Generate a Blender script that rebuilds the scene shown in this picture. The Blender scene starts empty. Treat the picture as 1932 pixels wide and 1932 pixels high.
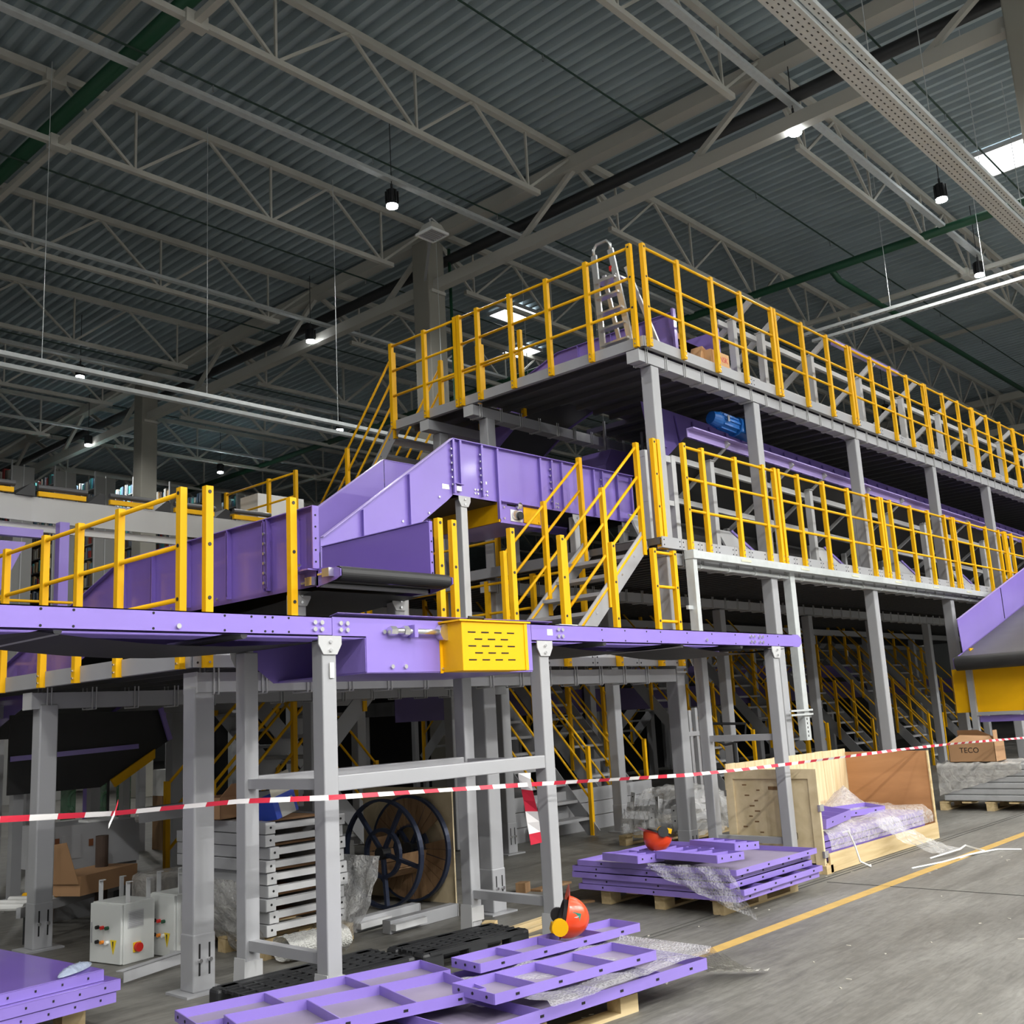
import bpy, bmesh, math, random
import numpy as np
from mathutils import Vector, Matrix
random.seed(7)
sc = bpy.context.scene
col = sc.collection
# ------------------------------------------------------------------ camera
FPX = 1962.35
RC = np.array([[0.67758009, 0.1057481, 0.72780668],
               [-0.73347904, 0.1695498, 0.65822592],
               [-0.05379334, -0.97983172, 0.19244759]])
U_, S_, V_ = np.linalg.svd(RC)
RC = U_ @ V_
EYE = np.array([0, 0, 1.6])
cd = bpy.data.cameras.new('camera')
cd.sensor_width = 36; cd.lens = FPX / 1932 * 36; cd.clip_end = 300
cam = bpy.data.objects.new('camera', cd); col.objects.link(cam)
m = Matrix.Identity(4)
for i in range(3):
    m[i][0], m[i][1], m[i][2], m[i][3] = RC[i, 0], -RC[i, 1], -RC[i, 2], EYE[i]
cam.matrix_world = m
sc.camera = cam
# ------------------------------------------------------------------ world, exposure
w = bpy.data.worlds.new('hall_air'); sc.world = w; w.use_nodes = True
w.node_tree.nodes['Background'].inputs[0].default_value = (0.8, 0.9, 1.0, 1)
w.node_tree.nodes['Background'].inputs[1].default_value = 0.05
sc.view_settings.view_transform = 'Standard'; sc.view_settings.look = 'None'
sc.view_settings.gamma = 1.0; sc.view_settings.use_curve_mapping = False
sc.view_settings.exposure = 0.0
sc.cycles.adaptive_threshold = 0.03; sc.cycles.max_bounces = 6; sc.cycles.diffuse_bounces = 3; sc.cycles.glossy_bounces = 2; sc.cycles.transmission_bounces = 2; sc.cycles.transparent_max_bounces = 8
LAMP_W = 650.0      # lamps of the roof in view
AISLE_W = 2300.0    # lamps of the rows over the open floor behind the camera
# ------------------------------------------------------------------ helpers
def at(px, py, **k):
    """point on the sight line of a photo pixel where x, y or z has the given value"""
    d = RC @ np.array([(px - 966) / FPX, (py - 966) / FPX, 1.0])
    (a, v), = k.items(); i = 'xyz'.index(a)
    return EYE + (v - EYE[i]) / d[i] * d
def V(*a): return Vector(a)
MATS = {}
def mat(name, rgb, rough=0.5, metal=0.0, var=0.0, vscale=3.0, bump=0.0, bscale=20.0, spec=None, emit=None, coat=0.0):
    if name in MATS: return MATS[name]
    M = bpy.data.materials.new(name); M.use_nodes = True
    nt = M.node_tree; b = nt.nodes['Principled BSDF']
    b.inputs['Base Color'].default_value = (*rgb, 1)
    b.inputs['Roughness'].default_value = rough; b.inputs['Metallic'].default_value = metal
    if spec is not None: b.inputs['Specular IOR Level'].default_value = spec
    if coat: b.inputs['Coat Weight'].default_value = coat; b.inputs['Coat Roughness'].default_value = 0.08
    if emit:
        b.inputs['Emission Color'].default_value = (*emit[0], 1); b.inputs['Emission Strength'].default_value = emit[1]
    if var or bump:
        tc = nt.nodes.new('ShaderNodeTexCoord')
        n = nt.nodes.new('ShaderNodeTexNoise'); n.inputs['Scale'].default_value = vscale; n.inputs['Detail'].default_value = 6
        nt.links.new(tc.outputs['Object'], n.inputs['Vector'])
        if var:
            mx = nt.nodes.new('ShaderNodeMix'); mx.data_type = 'RGBA'
            mx.inputs[6].default_value = (*[c * (1 - var) for c in rgb], 1)
            mx.inputs[7].default_value = (*[min(1, c * (1 + var)) for c in rgb], 1)
            nt.links.new(n.outputs['Fac'], mx.inputs[0]); nt.links.new(mx.outputs[2], b.inputs['Base Color'])
        if bump:
            n2 = nt.nodes.new('ShaderNodeTexNoise'); n2.inputs['Scale'].default_value = bscale; n2.inputs['Detail'].default_value = 4
            nt.links.new(tc.outputs['Object'], n2.inputs['Vector'])
            bp = nt.nodes.new('ShaderNodeBump'); bp.inputs['Strength'].default_value = bump; bp.inputs['Distance'].default_value = 0.02
            nt.links.new(n2.outputs['Fac'], bp.inputs['Height']); nt.links.new(bp.outputs[0], b.inputs['Normal'])
    MATS[name] = M
    return M
def nodes(name):
    M = bpy.data.materials.new(name); M.use_nodes = True; MATS[name] = M
    nt = M.node_tree
    return M, nt, nt.nodes['Principled BSDF']
def wood(name, a, b_, axis=0, grain=18.0, rough=0.7):
    """grain runs along the object axis"""
    M, nt, b = nodes(name)
    tc = nt.nodes.new('ShaderNodeTexCoord'); mp = nt.nodes.new('ShaderNodeMapping')
    s = [grain, grain, grain]; s[axis] = 1.2
    mp.inputs['Scale'].default_value = s
    n = nt.nodes.new('ShaderNodeTexNoise'); n.inputs['Scale'].default_value = 1.0; n.inputs['Detail'].default_value = 5; n.inputs['Distortion'].default_value = 0.6
    r = nt.nodes.new('ShaderNodeValToRGB')
    r.color_ramp.elements[0].position = 0.3; r.color_ramp.elements[0].color = (*a, 1)
    r.color_ramp.elements[1].position = 0.7; r.color_ramp.elements[1].color = (*b_, 1)
    nt.links.new(tc.outputs['Object'], mp.inputs[0]); nt.links.new(mp.outputs[0], n.inputs['Vector'])
    nt.links.new(n.outputs['Fac'], r.inputs[0]); nt.links.new(r.outputs[0], b.inputs['Base Color'])
    b.inputs['Roughness'].default_value = rough
    return M
def plastic(name, rgb=(0.9, 0.9, 0.9), alpha=0.45, bubble=0.0, crease=6.0, rough=0.12):
    """clear wrapping film: see-through with bright creases; bubble > 0 adds a bubble pattern"""
    M, nt, b = nodes(name)
    b.inputs['Base Color'].default_value = (*rgb, 1); b.inputs['Roughness'].default_value = rough
    b.inputs['Alpha'].default_value = alpha
    b.inputs['Specular IOR Level'].default_value = 0.9
    tc = nt.nodes.new('ShaderNodeTexCoord')
    if bubble:
        n = nt.nodes.new('ShaderNodeTexVoronoi'); n.inputs['Scale'].default_value = bubble; out = n.outputs['Distance']
    else:
        n = nt.nodes.new('ShaderNodeTexNoise'); n.inputs['Scale'].default_value = crease; n.inputs['Detail'].default_value = 5; n.inputs['Distortion'].default_value = 1.5; out = n.outputs['Fac']
    nt.links.new(tc.outputs['Object'], n.inputs['Vector'])
    bp = nt.nodes.new('ShaderNodeBump'); bp.inputs['Strength'].default_value = 0.9; bp.inputs['Distance'].default_value = 0.03 if not bubble else 0.01
    nt.links.new(out, bp.inputs['Height']); nt.links.new(bp.outputs[0], b.inputs['Normal'])
    mr = nt.nodes.new('ShaderNodeMapRange')
    mr.inputs[1].default_value = 0.2 if not bubble else 0.0; mr.inputs[2].default_value = 0.8 if not bubble else 0.6
    dv = 0.10 if bubble else 0.25
    mr.inputs[3].default_value = max(0.05, alpha - dv); mr.inputs[4].default_value = min(1, alpha + dv)
    nt.links.new(out, mr.inputs[0]); nt.links.new(mr.outputs[0], b.inputs['Alpha'])
    return M
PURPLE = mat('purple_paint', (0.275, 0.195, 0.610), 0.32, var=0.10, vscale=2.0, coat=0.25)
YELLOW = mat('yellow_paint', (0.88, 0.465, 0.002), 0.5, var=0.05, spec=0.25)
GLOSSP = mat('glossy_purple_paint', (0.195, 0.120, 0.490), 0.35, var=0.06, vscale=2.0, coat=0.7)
STEP = {}
GREY = mat('grey_paint', (0.370, 0.375, 0.390), 0.45, var=0.05, vscale=2)
LIGHTGREY = mat('light_grey_paint', (0.50, 0.505, 0.51), 0.45)
GALV = mat('galvanised_steel', (0.62, 0.65, 0.65), 0.42, 0.25, var=0.15, vscale=12)
ROOFSTEEL = mat('roof_steel', (0.50, 0.49, 0.44), 0.6)
BELT = mat('black_rubber_belt', (0.020, 0.020, 0.021), 0.55, var=0.3, vscale=4)
BLACK = mat('black_plastic', (0.018, 0.019, 0.021), 0.5)
DARK = mat('dark_hole', (0.008, 0.008, 0.009), 0.8)
CHROME = mat('zinc_bolt', (0.75, 0.75, 0.76), 0.25, 0.9)
WHITE = mat('white_paint', (0.80, 0.80, 0.78), 0.45)
ENCLOSE = mat('enclosure_paint', (0.62, 0.64, 0.62), 0.4)
BLUE = mat('blue_motor_paint', (0.012, 0.12, 0.42), 0.35)
RED = mat('red_plastic', (0.60, 0.02, 0.015), 0.35)
ORANGE = mat('orange_red_helmet', (0.82, 0.07, 0.012), 0.28, coat=0.4)
CARD = mat('cardboard', (0.42, 0.24, 0.12), 0.8, var=0.08)
GREEN = mat('green_pipe_paint', (0.012, 0.075, 0.035), 0.45)
CONCRETE = mat('concrete_column', (0.30, 0.29, 0.25), 0.85, var=0.12, vscale=1.5)
PINE = wood('pine_wood', (0.50, 0.36, 0.17), (0.70, 0.55, 0.31))
PINEZ = wood('pine_wood_upright', (0.62, 0.47, 0.25), (0.80, 0.66, 0.42), axis=2)
PLY = wood('plywood', (0.60, 0.48, 0.28), (0.76, 0.63, 0.41), axis=0, grain=7)
PLYR = wood('reddish_plywood', (0.40, 0.19, 0.075), (0.52, 0.26, 0.11), axis=1, grain=6)
DRUMWOOD = wood('drum_wood', (0.20, 0.11, 0.05), (0.33, 0.20, 0.10), axis=2, grain=14)
FILM = plastic('stretch_film', (0.80, 0.80, 0.79), 0.32)
FILM2 = plastic('cloudy_film', (0.70, 0.68, 0.64), 0.55)
SHADED_PLANK = mat('shaded_plank_steel', (0.085, 0.085, 0.088), 0.5)  # grey plank steel darkened to stand for the shade under the decks
BUBBLE = plastic('bubble_wrap', (0.70, 0.69, 0.73), 0.36, bubble=75.0)
class MB:
    """collects faces in world coordinates; build() links them as one mesh object"""
    def __init__(s): s.v = []; s.f = []
    def add(s, vs, fs):
        o = len(s.v); s.v += [tuple(p) for p in vs]; s.f += [tuple(i + o for i in f) for f in fs]; return s
    def box(s, x0, x1, y0, y1, z0, z1):
        return s.add([(x, y, z) for z in (z0, z1) for y in (y0, y1) for x in (x0, x1)],
                     [(0, 2, 3, 1), (4, 5, 7, 6), (0, 1, 5, 4), (2, 6, 7, 3), (0, 4, 6, 2), (1, 3, 7, 5)])
    def obox(s, c, a, b, d):
        """oriented box: centre and three half vectors"""
        c, a, b, d = map(Vector, (c, a, b, d))
        return s.add([c + i * a + j * b + k * d for k in (-1, 1) for j in (-1, 1) for i in (-1, 1)],
                     [(0, 2, 3, 1), (4, 5, 7, 6), (0, 1, 5, 4), (2, 6, 7, 3), (0, 4, 6, 2), (1, 3, 7, 5)])
    def bar(s, p, q, w, h, up=(0, 0, 1)):
        p, q = Vector(p), Vector(q); d = q - p; u = Vector(up)
        if abs(d.normalized().dot(u)) > 0.98: u = Vector((0, 1, 0))
        side = d.cross(u).normalized(); u2 = side.cross(d).normalized()
        return s.obox((p + q) / 2, d / 2, side * w / 2, u2 * h / 2)
    def tube(s, p, q, r, n=10, r2=None):
        p, q = Vector(p), Vector(q); d = (q - p).normalized(); r2 = r if r2 is None else r2
        a = d.orthogonal().normalized(); b = d.cross(a)
        vs = [c + (a * math.cos(2 * math.pi * i / n) + b * math.sin(2 * math.pi * i / n)) * rr for c, rr in ((p, r), (q, r2)) for i in range(n)]
        fs = [(i, (i + 1) % n, n + (i + 1) % n, n + i) for i in range(n)]
        return s.add(vs, fs + [tuple(range(n))[::-1], tuple(range(n, 2 * n))])
    def path(s, pts, r, n=8):
        pts = [Vector(p) for p in pts]; vs = []; fs = []; N = len(pts)
        a = None
        for k, p in enumerate(pts):
            d = (pts[min(k + 1, N - 1)] - pts[max(k - 1, 0)]).normalized()
            a = d.orthogonal().normalized() if a is None else (a - d * a.dot(d)).normalized()
            b = d.cross(a)
            vs += [p + (a * math.cos(2 * math.pi * i / n) + b * math.sin(2 * math.pi * i / n)) * r for i in range(n)]
        for k in range(N - 1):
            fs += [(k * n + i, k * n + (i + 1) % n, (k + 1) * n + (i + 1) % n, (k + 1) * n + i) for i in range(n)]
        fs += [tuple(range(n))[::-1], tuple(range((N - 1) * n, N * n))]
        return s.add(vs, fs)
    def prism(s, poly, d):
        poly = [Vector(p) for p in poly]; d = Vector(d); n = len(poly)
        return s.add(poly + [p + d for p in poly], [tuple(range(n))[::-1], tuple(range(n, 2 * n))] + [(i, (i + 1) % n, n + (i + 1) % n, n + i) for i in range(n)])
    def sheet(s, grid, t=0.0):
        """grid of points (rows of equal length) as a surface"""
        R, C = len(grid), len(grid[0])
        return s.add([p for row in grid for p in row], [(r * C + c, r * C + c + 1, (r + 1) * C + c + 1, (r + 1) * C + c) for r in range(R - 1) for c in range(C - 1)])
    def ring(s, c, axis, r0, r1, w, n=32):
        """flat ring (annulus with thickness w along axis)"""
        c, ax = Vector(c), Vector(axis).normalized(); a = ax.orthogonal().normalized(); b = ax.cross(a); vs = []
        for i in range(n):
            t = 2 * math.pi * i / n; e = a * math.cos(t) + b * math.sin(t)
            vs += [c + e * r0 - ax * w / 2, c + e * r1 - ax * w / 2, c + e * r1 + ax * w / 2, c + e * r0 + ax * w / 2]
        fs = []
        for i in range(n):
            j = (i + 1) % n
            for k in range(4): fs.append((i * 4 + k, i * 4 + (k + 1) % 4, j * 4 + (k + 1) % 4, j * 4 + k))
        return s.add(vs, fs)
    def mesh(s, name, mt, origin=(0, 0, 0), inv=None, smooth=False):
        me = bpy.data.meshes.new(name)
        if inv is not None: vs = [inv @ Vector(p) for p in s.v]
        else:
            o = Vector(origin); vs = [Vector(p) - o for p in s.v]
        me.from_pydata(vs, [], s.f)
        bm = bmesh.new(); bm.from_mesh(me); bmesh.ops.recalc_face_normals(bm, faces=bm.faces); bm.to_mesh(me); bm.free()
        me.materials.append(mt)
        if smooth:
            for p in me.polygons: p.use_smooth = True
        return me
    def build(s, name, mt, parent=None, smooth=False, bevel=0.0):
        if parent is not None:
            me = s.mesh(name, mt, inv=INV[parent.name], smooth=smooth)
            o = bpy.data.objects.new(name, me); o.parent = parent; INV[o.name] = INV[parent.name]
        else:
            lo = Vector([min(p[i] for p in s.v) for i in range(3)]); hi = Vector([max(p[i] for p in s.v) for i in range(3)])
            c = (lo + hi) / 2; c.z = lo.z
            me = s.mesh(name, mt, origin=c, smooth=smooth)
            o = bpy.data.objects.new(name, me); o.location = c
            INV[o.name] = Matrix.Translation(c).inverted()
        col.objects.link(o)
        if o.name not in INV: INV[o.name] = INV[parent.name]
        if bevel:
            bv = o.modifiers.new('edge', 'BEVEL'); bv.width = bevel; bv.segments = 2; bv.limit_method = 'ANGLE'
        return o
INV = {}
def tag(o, label=None, cat=None, group=None, kind=None):
    if label: o['label'] = label
    if cat: o['category'] = cat
    if group: o['group'] = group
    if kind: o['kind'] = kind
    return o
def thing(name, label, cat, loc=(0, 0, 0), rz=0.0, group=None, kind=None, M=None):
    o = bpy.data.objects.new(name, None); o.empty_display_size = 0.1; col.objects.link(o)
    mw = M if M is not None else Matrix.Translation(Vector(loc)) @ Matrix.Rotation(rz, 4, 'Z')
    o.matrix_world = mw; INV[o.name] = mw.inverted()
    return tag(o, label, cat, group, kind)
def part(me, name, parent, loc, rot=(0, 0, 0)):
    """place a shared mesh as a part; loc in world coordinates, parent unrotated"""
    o = bpy.data.objects.new(name, me); o.parent = parent
    o.location = INV[parent.name] @ Vector(loc); o.rotation_euler = rot
    col.objects.link(o); INV[o.name] = INV[parent.name]
    return o
def B(name, mt, parent, *boxes, **k):
    m_ = MB()
    for b in boxes: m_.box(*b)
    return m_.build(name, mt, parent, **k)
def ordn(i): return ['first', 'second', 'third', 'fourth', 'fifth', 'sixth', 'seventh', 'eighth', 'ninth', 'tenth', 'eleventh', 'twelfth', 'thirteenth', 'fourteenth', 'fifteenth', 'sixteenth', 'seventeenth', 'eighteenth', 'nineteenth', 'twentieth'][i]
def struct(o): o['kind'] = 'structure'; return o
# ------------------------------------------------------------------ lamps of the hall (their housings are built with them)
def lamp_mesh():
    h = MB(); h.tube((0, 0, 0.02), (0, 0, 0.30), 0.105, 14, 0.085); h.tube((0, 0, 0.30), (0, 0, 0.42), 0.02, 8)
    for k in range(8):
        t = k * math.pi / 4; h.box(*[0.105 * math.cos(t) - 0.012, 0.105 * math.cos(t) + 0.012, 0.105 * math.sin(t) - 0.012, 0.105 * math.sin(t) + 0.012, 0.06, 0.28])
    g = MB(); g.tube((0, 0, -0.02), (0, 0, 0.02), 0.10, 16)
    return h.mesh('housing', BLACK), g.mesh('lens', mat('lamp_glow', (1, 1, 1), 0.4, emit=((0.93, 0.97, 1.0), 60.0)))
LAMP_ME = lamp_mesh()
ROD_ME = MB().tube((0, 0, .41), (0, 0, 1.64), .008, 6).mesh('suspension_rod', BLACK)
lamp_light = bpy.data.lights.new('lamp_light', 'SPOT'); lamp_light.spot_size = math.radians(158); lamp_light.spot_blend = 0.35
lamp_light.energy = LAMP_W; lamp_light.color = (1.0, 0.985, 0.95); lamp_light.shadow_soft_size = 0.12
aisle_light = lamp_light.copy(); aisle_light.energy = AISLE_W
def lamp(x, y, z, label, group=None, data=None):
    t = thing('high_bay_lamp', label, 'lamp', (x, y, z), group=group)
    part(LAMP_ME[0], 'housing', t, (x, y, z)); part(LAMP_ME[1], 'lens', t, (x, y, z))
    part(ROD_ME, 'suspension_rod', t, (x, y, z))
    l = bpy.data.objects.new('lamp_light', data or lamp_light); l.parent = t; l.location = (0, 0, -0.04); col.objects.link(l)
    return t
LAMP_SEEN = [(11.25, 12.6, 'black high bay lamp lit in the roof above the fan heater column'),
             (14.45, 6.56, 'black high bay lamp lit beside the wide perforated cable tray'),
             (14.1, 18.8, 'lit high bay lamp behind the concrete column, over the stair tower'),
             (11.2, 24.35, 'lit high bay lamp just above the pair of bright trays'),
             (19.3, 24.35, 'lit high bay lamp right of the stair tower rails, below the bright trays'),
             (14.2, 30.2, 'lit high bay lamp low over the far book racks'),
             (18.6, 5.8, 'glaring high bay lamp left of the skylight'),
             (22.8, 6.55, 'lit high bay lamp above the tray pair at the far end of the deck'),
             (19.3, 31.0, 'small lit high bay lamp far behind the purple incline'),
             (32.0, 12.6, 'lit high bay lamp far over the long upper railing'),
             (7.0, 36.5, 'lit lamp over the leftmost book racks'),
             (11.5, 37.5, 'lit lamp over the middle book racks'),
             (16.0, 38.0, 'lit lamp over the rightmost book racks')]
for x, y, lb in LAMP_SEEN: lamp(x, y, 10.45, lb)
for y in (-6.4, -10.6):
    for x in (-5.0, 0.0, 5.0, 10.0, 15.0, 20.0, 26.0, 32.0): lamp(x, y, 10.45, 'black high bay lamp in the rows behind the camera', 'lamps over the aisle', aisle_light)
for x in (3.0, 7.2, 11.4, 15.6, 19.8, 24, 28.2, 32.4): lamp(x, 0.4, 10.45, 'black high bay lamp in the row over the yellow line, out of the picture', 'lamps over the line')
for y in (0.0, 5.0, 10.0, 16.0, 22.0): lamp(-7.5, y, 10.45, 'added high bay lamp beyond the left edge, brightening the left faces', 'added lamps at the left')  # unseen lamps added to brighten the faces turned left
for x in (-2, 3.5): lamp(x, 7.5, 10.45, 'black high bay lamp overhead, out of the picture', 'lamps overhead')
# ------------------------------------------------------------------ hall shell
def floor_mat():
    M, nt, b = nodes('polished_concrete')
    tc = nt.nodes.new('ShaderNodeTexCoord')
    mp = nt.nodes.new('ShaderNodeMapping'); mp.inputs['Scale'].default_value = (0.35, 1.1, 1); mp.inputs['Rotation'].default_value = (0, 0, 0.25)
    n1 = nt.nodes.new('ShaderNodeTexNoise'); n1.inputs['Scale'].default_value = 1.4; n1.inputs['Detail'].default_value = 8; n1.inputs['Roughness'].default_value = 0.62; n1.inputs['Distortion'].default_value = 0.5
    n2 = nt.nodes.new('ShaderNodeTexNoise'); n2.inputs['Scale'].default_value = 14; n2.inputs['Detail'].default_value = 6
    r = nt.nodes.new('ShaderNodeValToRGB')
    r.color_ramp.elements[0].position = 0.32; r.color_ramp.elements[0].color = (0.135, 0.130, 0.115, 1)
    r.color_ramp.elements[1].position = 0.70; r.color_ramp.elements[1].color = (0.265, 0.258, 0.235, 1)
    mx = nt.nodes.new('ShaderNodeMix'); mx.data_type = 'RGBA'; mx.blend_type = 'MULTIPLY'; mx.inputs[0].default_value = 0.35
    nt.links.new(tc.outputs['Object'], mp.inputs[0]); nt.links.new(mp.outputs[0], n1.inputs['Vector']); nt.links.new(tc.outputs['Object'], n2.inputs['Vector'])
    mp3 = nt.nodes.new('ShaderNodeMapping'); mp3.inputs['Scale'].default_value = (1.6, 13, 1); mp3.inputs['Rotation'].default_value = (0, 0, 0.18)
    n3 = nt.nodes.new('ShaderNodeTexNoise'); n3.inputs['Scale'].default_value = 2.2; n3.inputs['Detail'].default_value = 9; n3.inputs['Roughness'].default_value = 0.72; n3.inputs['Distortion'].default_value = 0.8
    nt.links.new(tc.outputs['Object'], mp3.inputs[0]); nt.links.new(mp3.outputs[0], n3.inputs['Vector'])
    r3 = nt.nodes.new('ShaderNodeMapRange'); r3.inputs[1].default_value = 0.3; r3.inputs[2].default_value = 0.7; r3.inputs[3].default_value = 0.62; r3.inputs[4].default_value = 1.30
    nt.links.new(n3.outputs['Fac'], r3.inputs[0])
    m3 = nt.nodes.new('ShaderNodeMix'); m3.data_type = 'RGBA'; m3.blend_type = 'MULTIPLY'; m3.inputs[0].default_value = 1.0
    nt.links.new(n1.outputs['Fac'], r.inputs[0]); nt.links.new(r.outputs[0], mx.inputs[6]); nt.links.new(n2.outputs['Fac'], mx.inputs[7])
    nt.links.new(mx.outputs[2], m3.inputs[6]); nt.links.new(r3.outputs[0], m3.inputs[7]); nt.links.new(m3.outputs[2], b.inputs['Base Color'])
    mr = nt.nodes.new('ShaderNodeMapRange'); mr.inputs[3].default_value = 0.38; mr.inputs[4].default_value = 0.62
    nt.links.new(n1.outputs['Fac'], mr.inputs[0]); nt.links.new(mr.outputs[0], b.inputs['Roughness'])
    bp = nt.nodes.new('ShaderNodeBump'); bp.inputs['Strength'].default_value = 0.08; bp.inputs['Distance'].default_value = 0.01
    nt.links.new(n2.outputs['Fac'], bp.inputs['Height']); nt.links.new(bp.outputs[0], b.inputs['Normal'])
    return M
fl = struct(MB().box(-12, 64, -12, 64, -0.2, 0).build('floor', floor_mat()))
LINE = mat('worn_yellow_line', (0.50, 0.32, 0.085), 0.6, var=0.25, vscale=9)
MB().box(3, 62, 4.02, 4.12, 0, 0.003).build('floor_line', LINE, fl)
JOINT = mat('floor_joint', (0.06, 0.058, 0.052), 0.9)
for k, (a, b_) in enumerate([((3, 4.72), (62, 4.72)), ((3, 4.66), (62, 4.66)), ((9.0, -8), (9.0, 4.6)), ((15.0, -8), (15, 4.6)), ((3.0, 0.0), (62, 0.0))]):
    MB().bar((*a, 0.001), (*b_, 0.001), 0.012, 0.004).build('floor_joint', JOINT, fl)
WALLM = mat('wall_panel', (0.34, 0.35, 0.35), 0.7)
struct(MB().box(62, 62.3, -12, 64, 0, 12.6).build('wall_far_end', WALLM))
struct(MB().box(-12, 62, 63, 63.3, 0, 12.6).build('wall_far_side', WALLM))
struct(MB().box(-12.3, -12, -12, 64, 0, 12.6).build('wall_near_end', WALLM))
struct(MB().box(-12, 62, -12.3, -12, 0, 12.6).build('wall_near_side', WALLM))
# corrugated roof deck, ribs along Y
ROOF = mat('roof_deck_steel', (0.35, 0.42, 0.45), 0.5, 0.0, var=0.2, vscale=0.8)
pts = []; x = -12.0; ZR = 12.08
while x < 62.3:
    pts += [(x, ZR + 0.12), (x + 0.10, ZR + 0.12), (x + 0.14, ZR), (x + 0.22, ZR)]; x += 0.26
mb = MB()
ys = [-12] + list(np.arange(-5, 64, 6.0)) + [64]
for j in range(len(ys) - 1):
    y0, y1 = ys[j], ys[j + 1] + 0.05; dz = 0.004 * (j % 2)
    mb.sheet([[(px, y0, pz + dz) for px, pz in pts], [(px, y1, pz + dz) for px, pz in pts]])
ce = struct(mb.build('ceiling', ROOF))
struct(MB().box(-12, 62.3, -12, 64, 12.45, 12.6).build('ceiling_top', WALLM))
SKYM = mat('skylight_pane', (1, 1, 1), 0.5, emit=((0.95, 0.98, 1.0), 5.0))
for k, (x, y, s) in enumerate([(21.1, 5.15, 1.1), (19.5, 17.2, 0.9), (21.8, 19.0, 0.8)]):
    o = thing('window_%d' % (k + 1), None, None, (x, y, 12.0), kind='structure')
    B('pane', SKYM, o, (x - s / 2, x + s / 2, y - s / 2, y + s / 2, 12.03, 12.07))
    B('window_frame', LIGHTGREY, o, (x - s / 2 - .05, x - s / 2, y - s / 2, y + s / 2, 12.0, 12.08), (x + s / 2, x + s / 2 + .05, y - s / 2, y + s / 2, 12.0, 12.08), (x - s / 2 - .05, x + s / 2 + .05, y - s / 2 - .05, y - s / 2, 12.0, 12.08), (x - s / 2 - .05, x + s / 2 + .05, y + s / 2, y + s / 2 + .05, 12.0, 12.08))
# roof trusses along X
ZB, ZT, PAN = 10.8, 11.93, 24 / 9
def bar_mesh(name, L, ang, w, h):
    return MB().bar((0, 0, 0), (L * math.cos(ang), 0, L * math.sin(ang)), w, h).mesh(name, ROOFSTEEL)
dl = math.hypot(PAN / 2, ZT - ZB); da = math.atan2(ZT - ZB, PAN / 2)
TR = dict(top=MB().box(0, 24, -.055, .055, -.04, .08).mesh('top_chord', ROOFSTEEL),
          bot=MB().box(1.05, 22.95, -.045, .045, -.045, .045).mesh('bottom_chord', ROOFSTEEL),
          up=bar_mesh('diagonal', dl, da, .045, .045), dn=bar_mesh('diagonal', dl, -da, .045, .045),
          vert=MB().box(-.018, .018, -.018, .018, 0, ZT - ZB).mesh('vertical', ROOFSTEEL))
webm = MB()
for k in range(9):
    xb = PAN * (k + .5)
    webm.bar((xb - PAN / 2, 0, ZT), (xb, 0, ZB), .07, .07); webm.bar((xb, 0, ZB), (xb + PAN / 2, 0, ZT), .07, .07); webm.box(xb - .025, xb + .025, -.025, .025, ZB, ZT)
WEB = webm.mesh('web', ROOFSTEEL)
BAYS = [(-9.6, 'left bay'), (14.4, 'right bay'), (38.4, 'far bay')]
for bi, (x0, bn) in enumerate(BAYS):
    for j in range(15):
        y = 3.0 + 4.0 * j
        if bi > 0 and j > 9: continue
        t = thing('roof_truss', 'grey steel lattice roof truss, %s row into the %s of the roof' % (ordn(j), bn), 'truss', (x0, y, ZB), group='roof trusses')
        part(TR['top'], 'top_chord', t, (x0, y, ZT)); part(TR['bot'], 'bottom_chord', t, (x0, y, ZB))
        if (bi == 0 and j < 7) or (bi == 1 and j < 5):
            for k in range(9):
                xb = x0 + PAN * (k + .5)
                part(TR['dn'], 'diagonal', t, (xb - PAN / 2, y, ZT)); part(TR['up'], 'diagonal', t, (xb, y, ZB)); part(TR['vert'], 'vertical', t, (xb, y, ZB))
        else: part(WEB, 'web', t, (x0, y, 0))
# main girders along Y with concrete columns every 12 m
for gi, (gx, gl) in enumerate([(-9.6, 'behind the camera'), (14.4, 'over the fan heater column'), (38.4, 'over the far end of the decks')]):
    t = thing('roof_girder', 'deep grey steel main girder %s' % gl, 'girder', (gx, 3, 10.45))
    B('top_chord', ROOFSTEEL, t, (gx - .13, gx + .13, -12, 62, 11.62, 11.87))
    B('bottom_chord', ROOFSTEEL, t, (gx - .10, gx + .10, -12, 62, 10.47, 10.70))
    for j in range(-2, 14):
        y = 3 + 4 * j
        MB().bar((gx, y, 11.65), (gx, y + 1.45, 10.68), .09, .09, up=(1, 0, 0)).build('diagonal', ROOFSTEEL, t)
        MB().bar((gx + .1, y, 11.75), (gx + 1.3, y, 11.2), .07, .10).build('knee_brace', ROOFSTEEL, t)
for gx in (14.4, 38.4, -9.6):
    for j in range(5):
        y = 3.05 + 12 * j
        lb = {(14.4, 1): 'square concrete column rising behind the upper deck, fan heater on top', (14.4, 2): 'square concrete column in front of the book racks', (14.4, 0): 'concrete column cut by the right edge of the picture'}.get((gx, j), 'distant concrete column, %s along the %s' % (ordn(j), 'far girder' if gx > 20 else 'near girder'))
        t = thing('concrete_column', lb, 'column', (gx, y, 0))
        MB().box(gx - .24, gx + .24, y - .24, y + .24, 0, 11.6).build('shaft', CONCRETE, t, bevel=.02)
        B('girder_bracket', ROOFSTEEL, t, (gx - .2, gx + .2, y - .3, y + .3, 10.40, 10.47))
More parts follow.
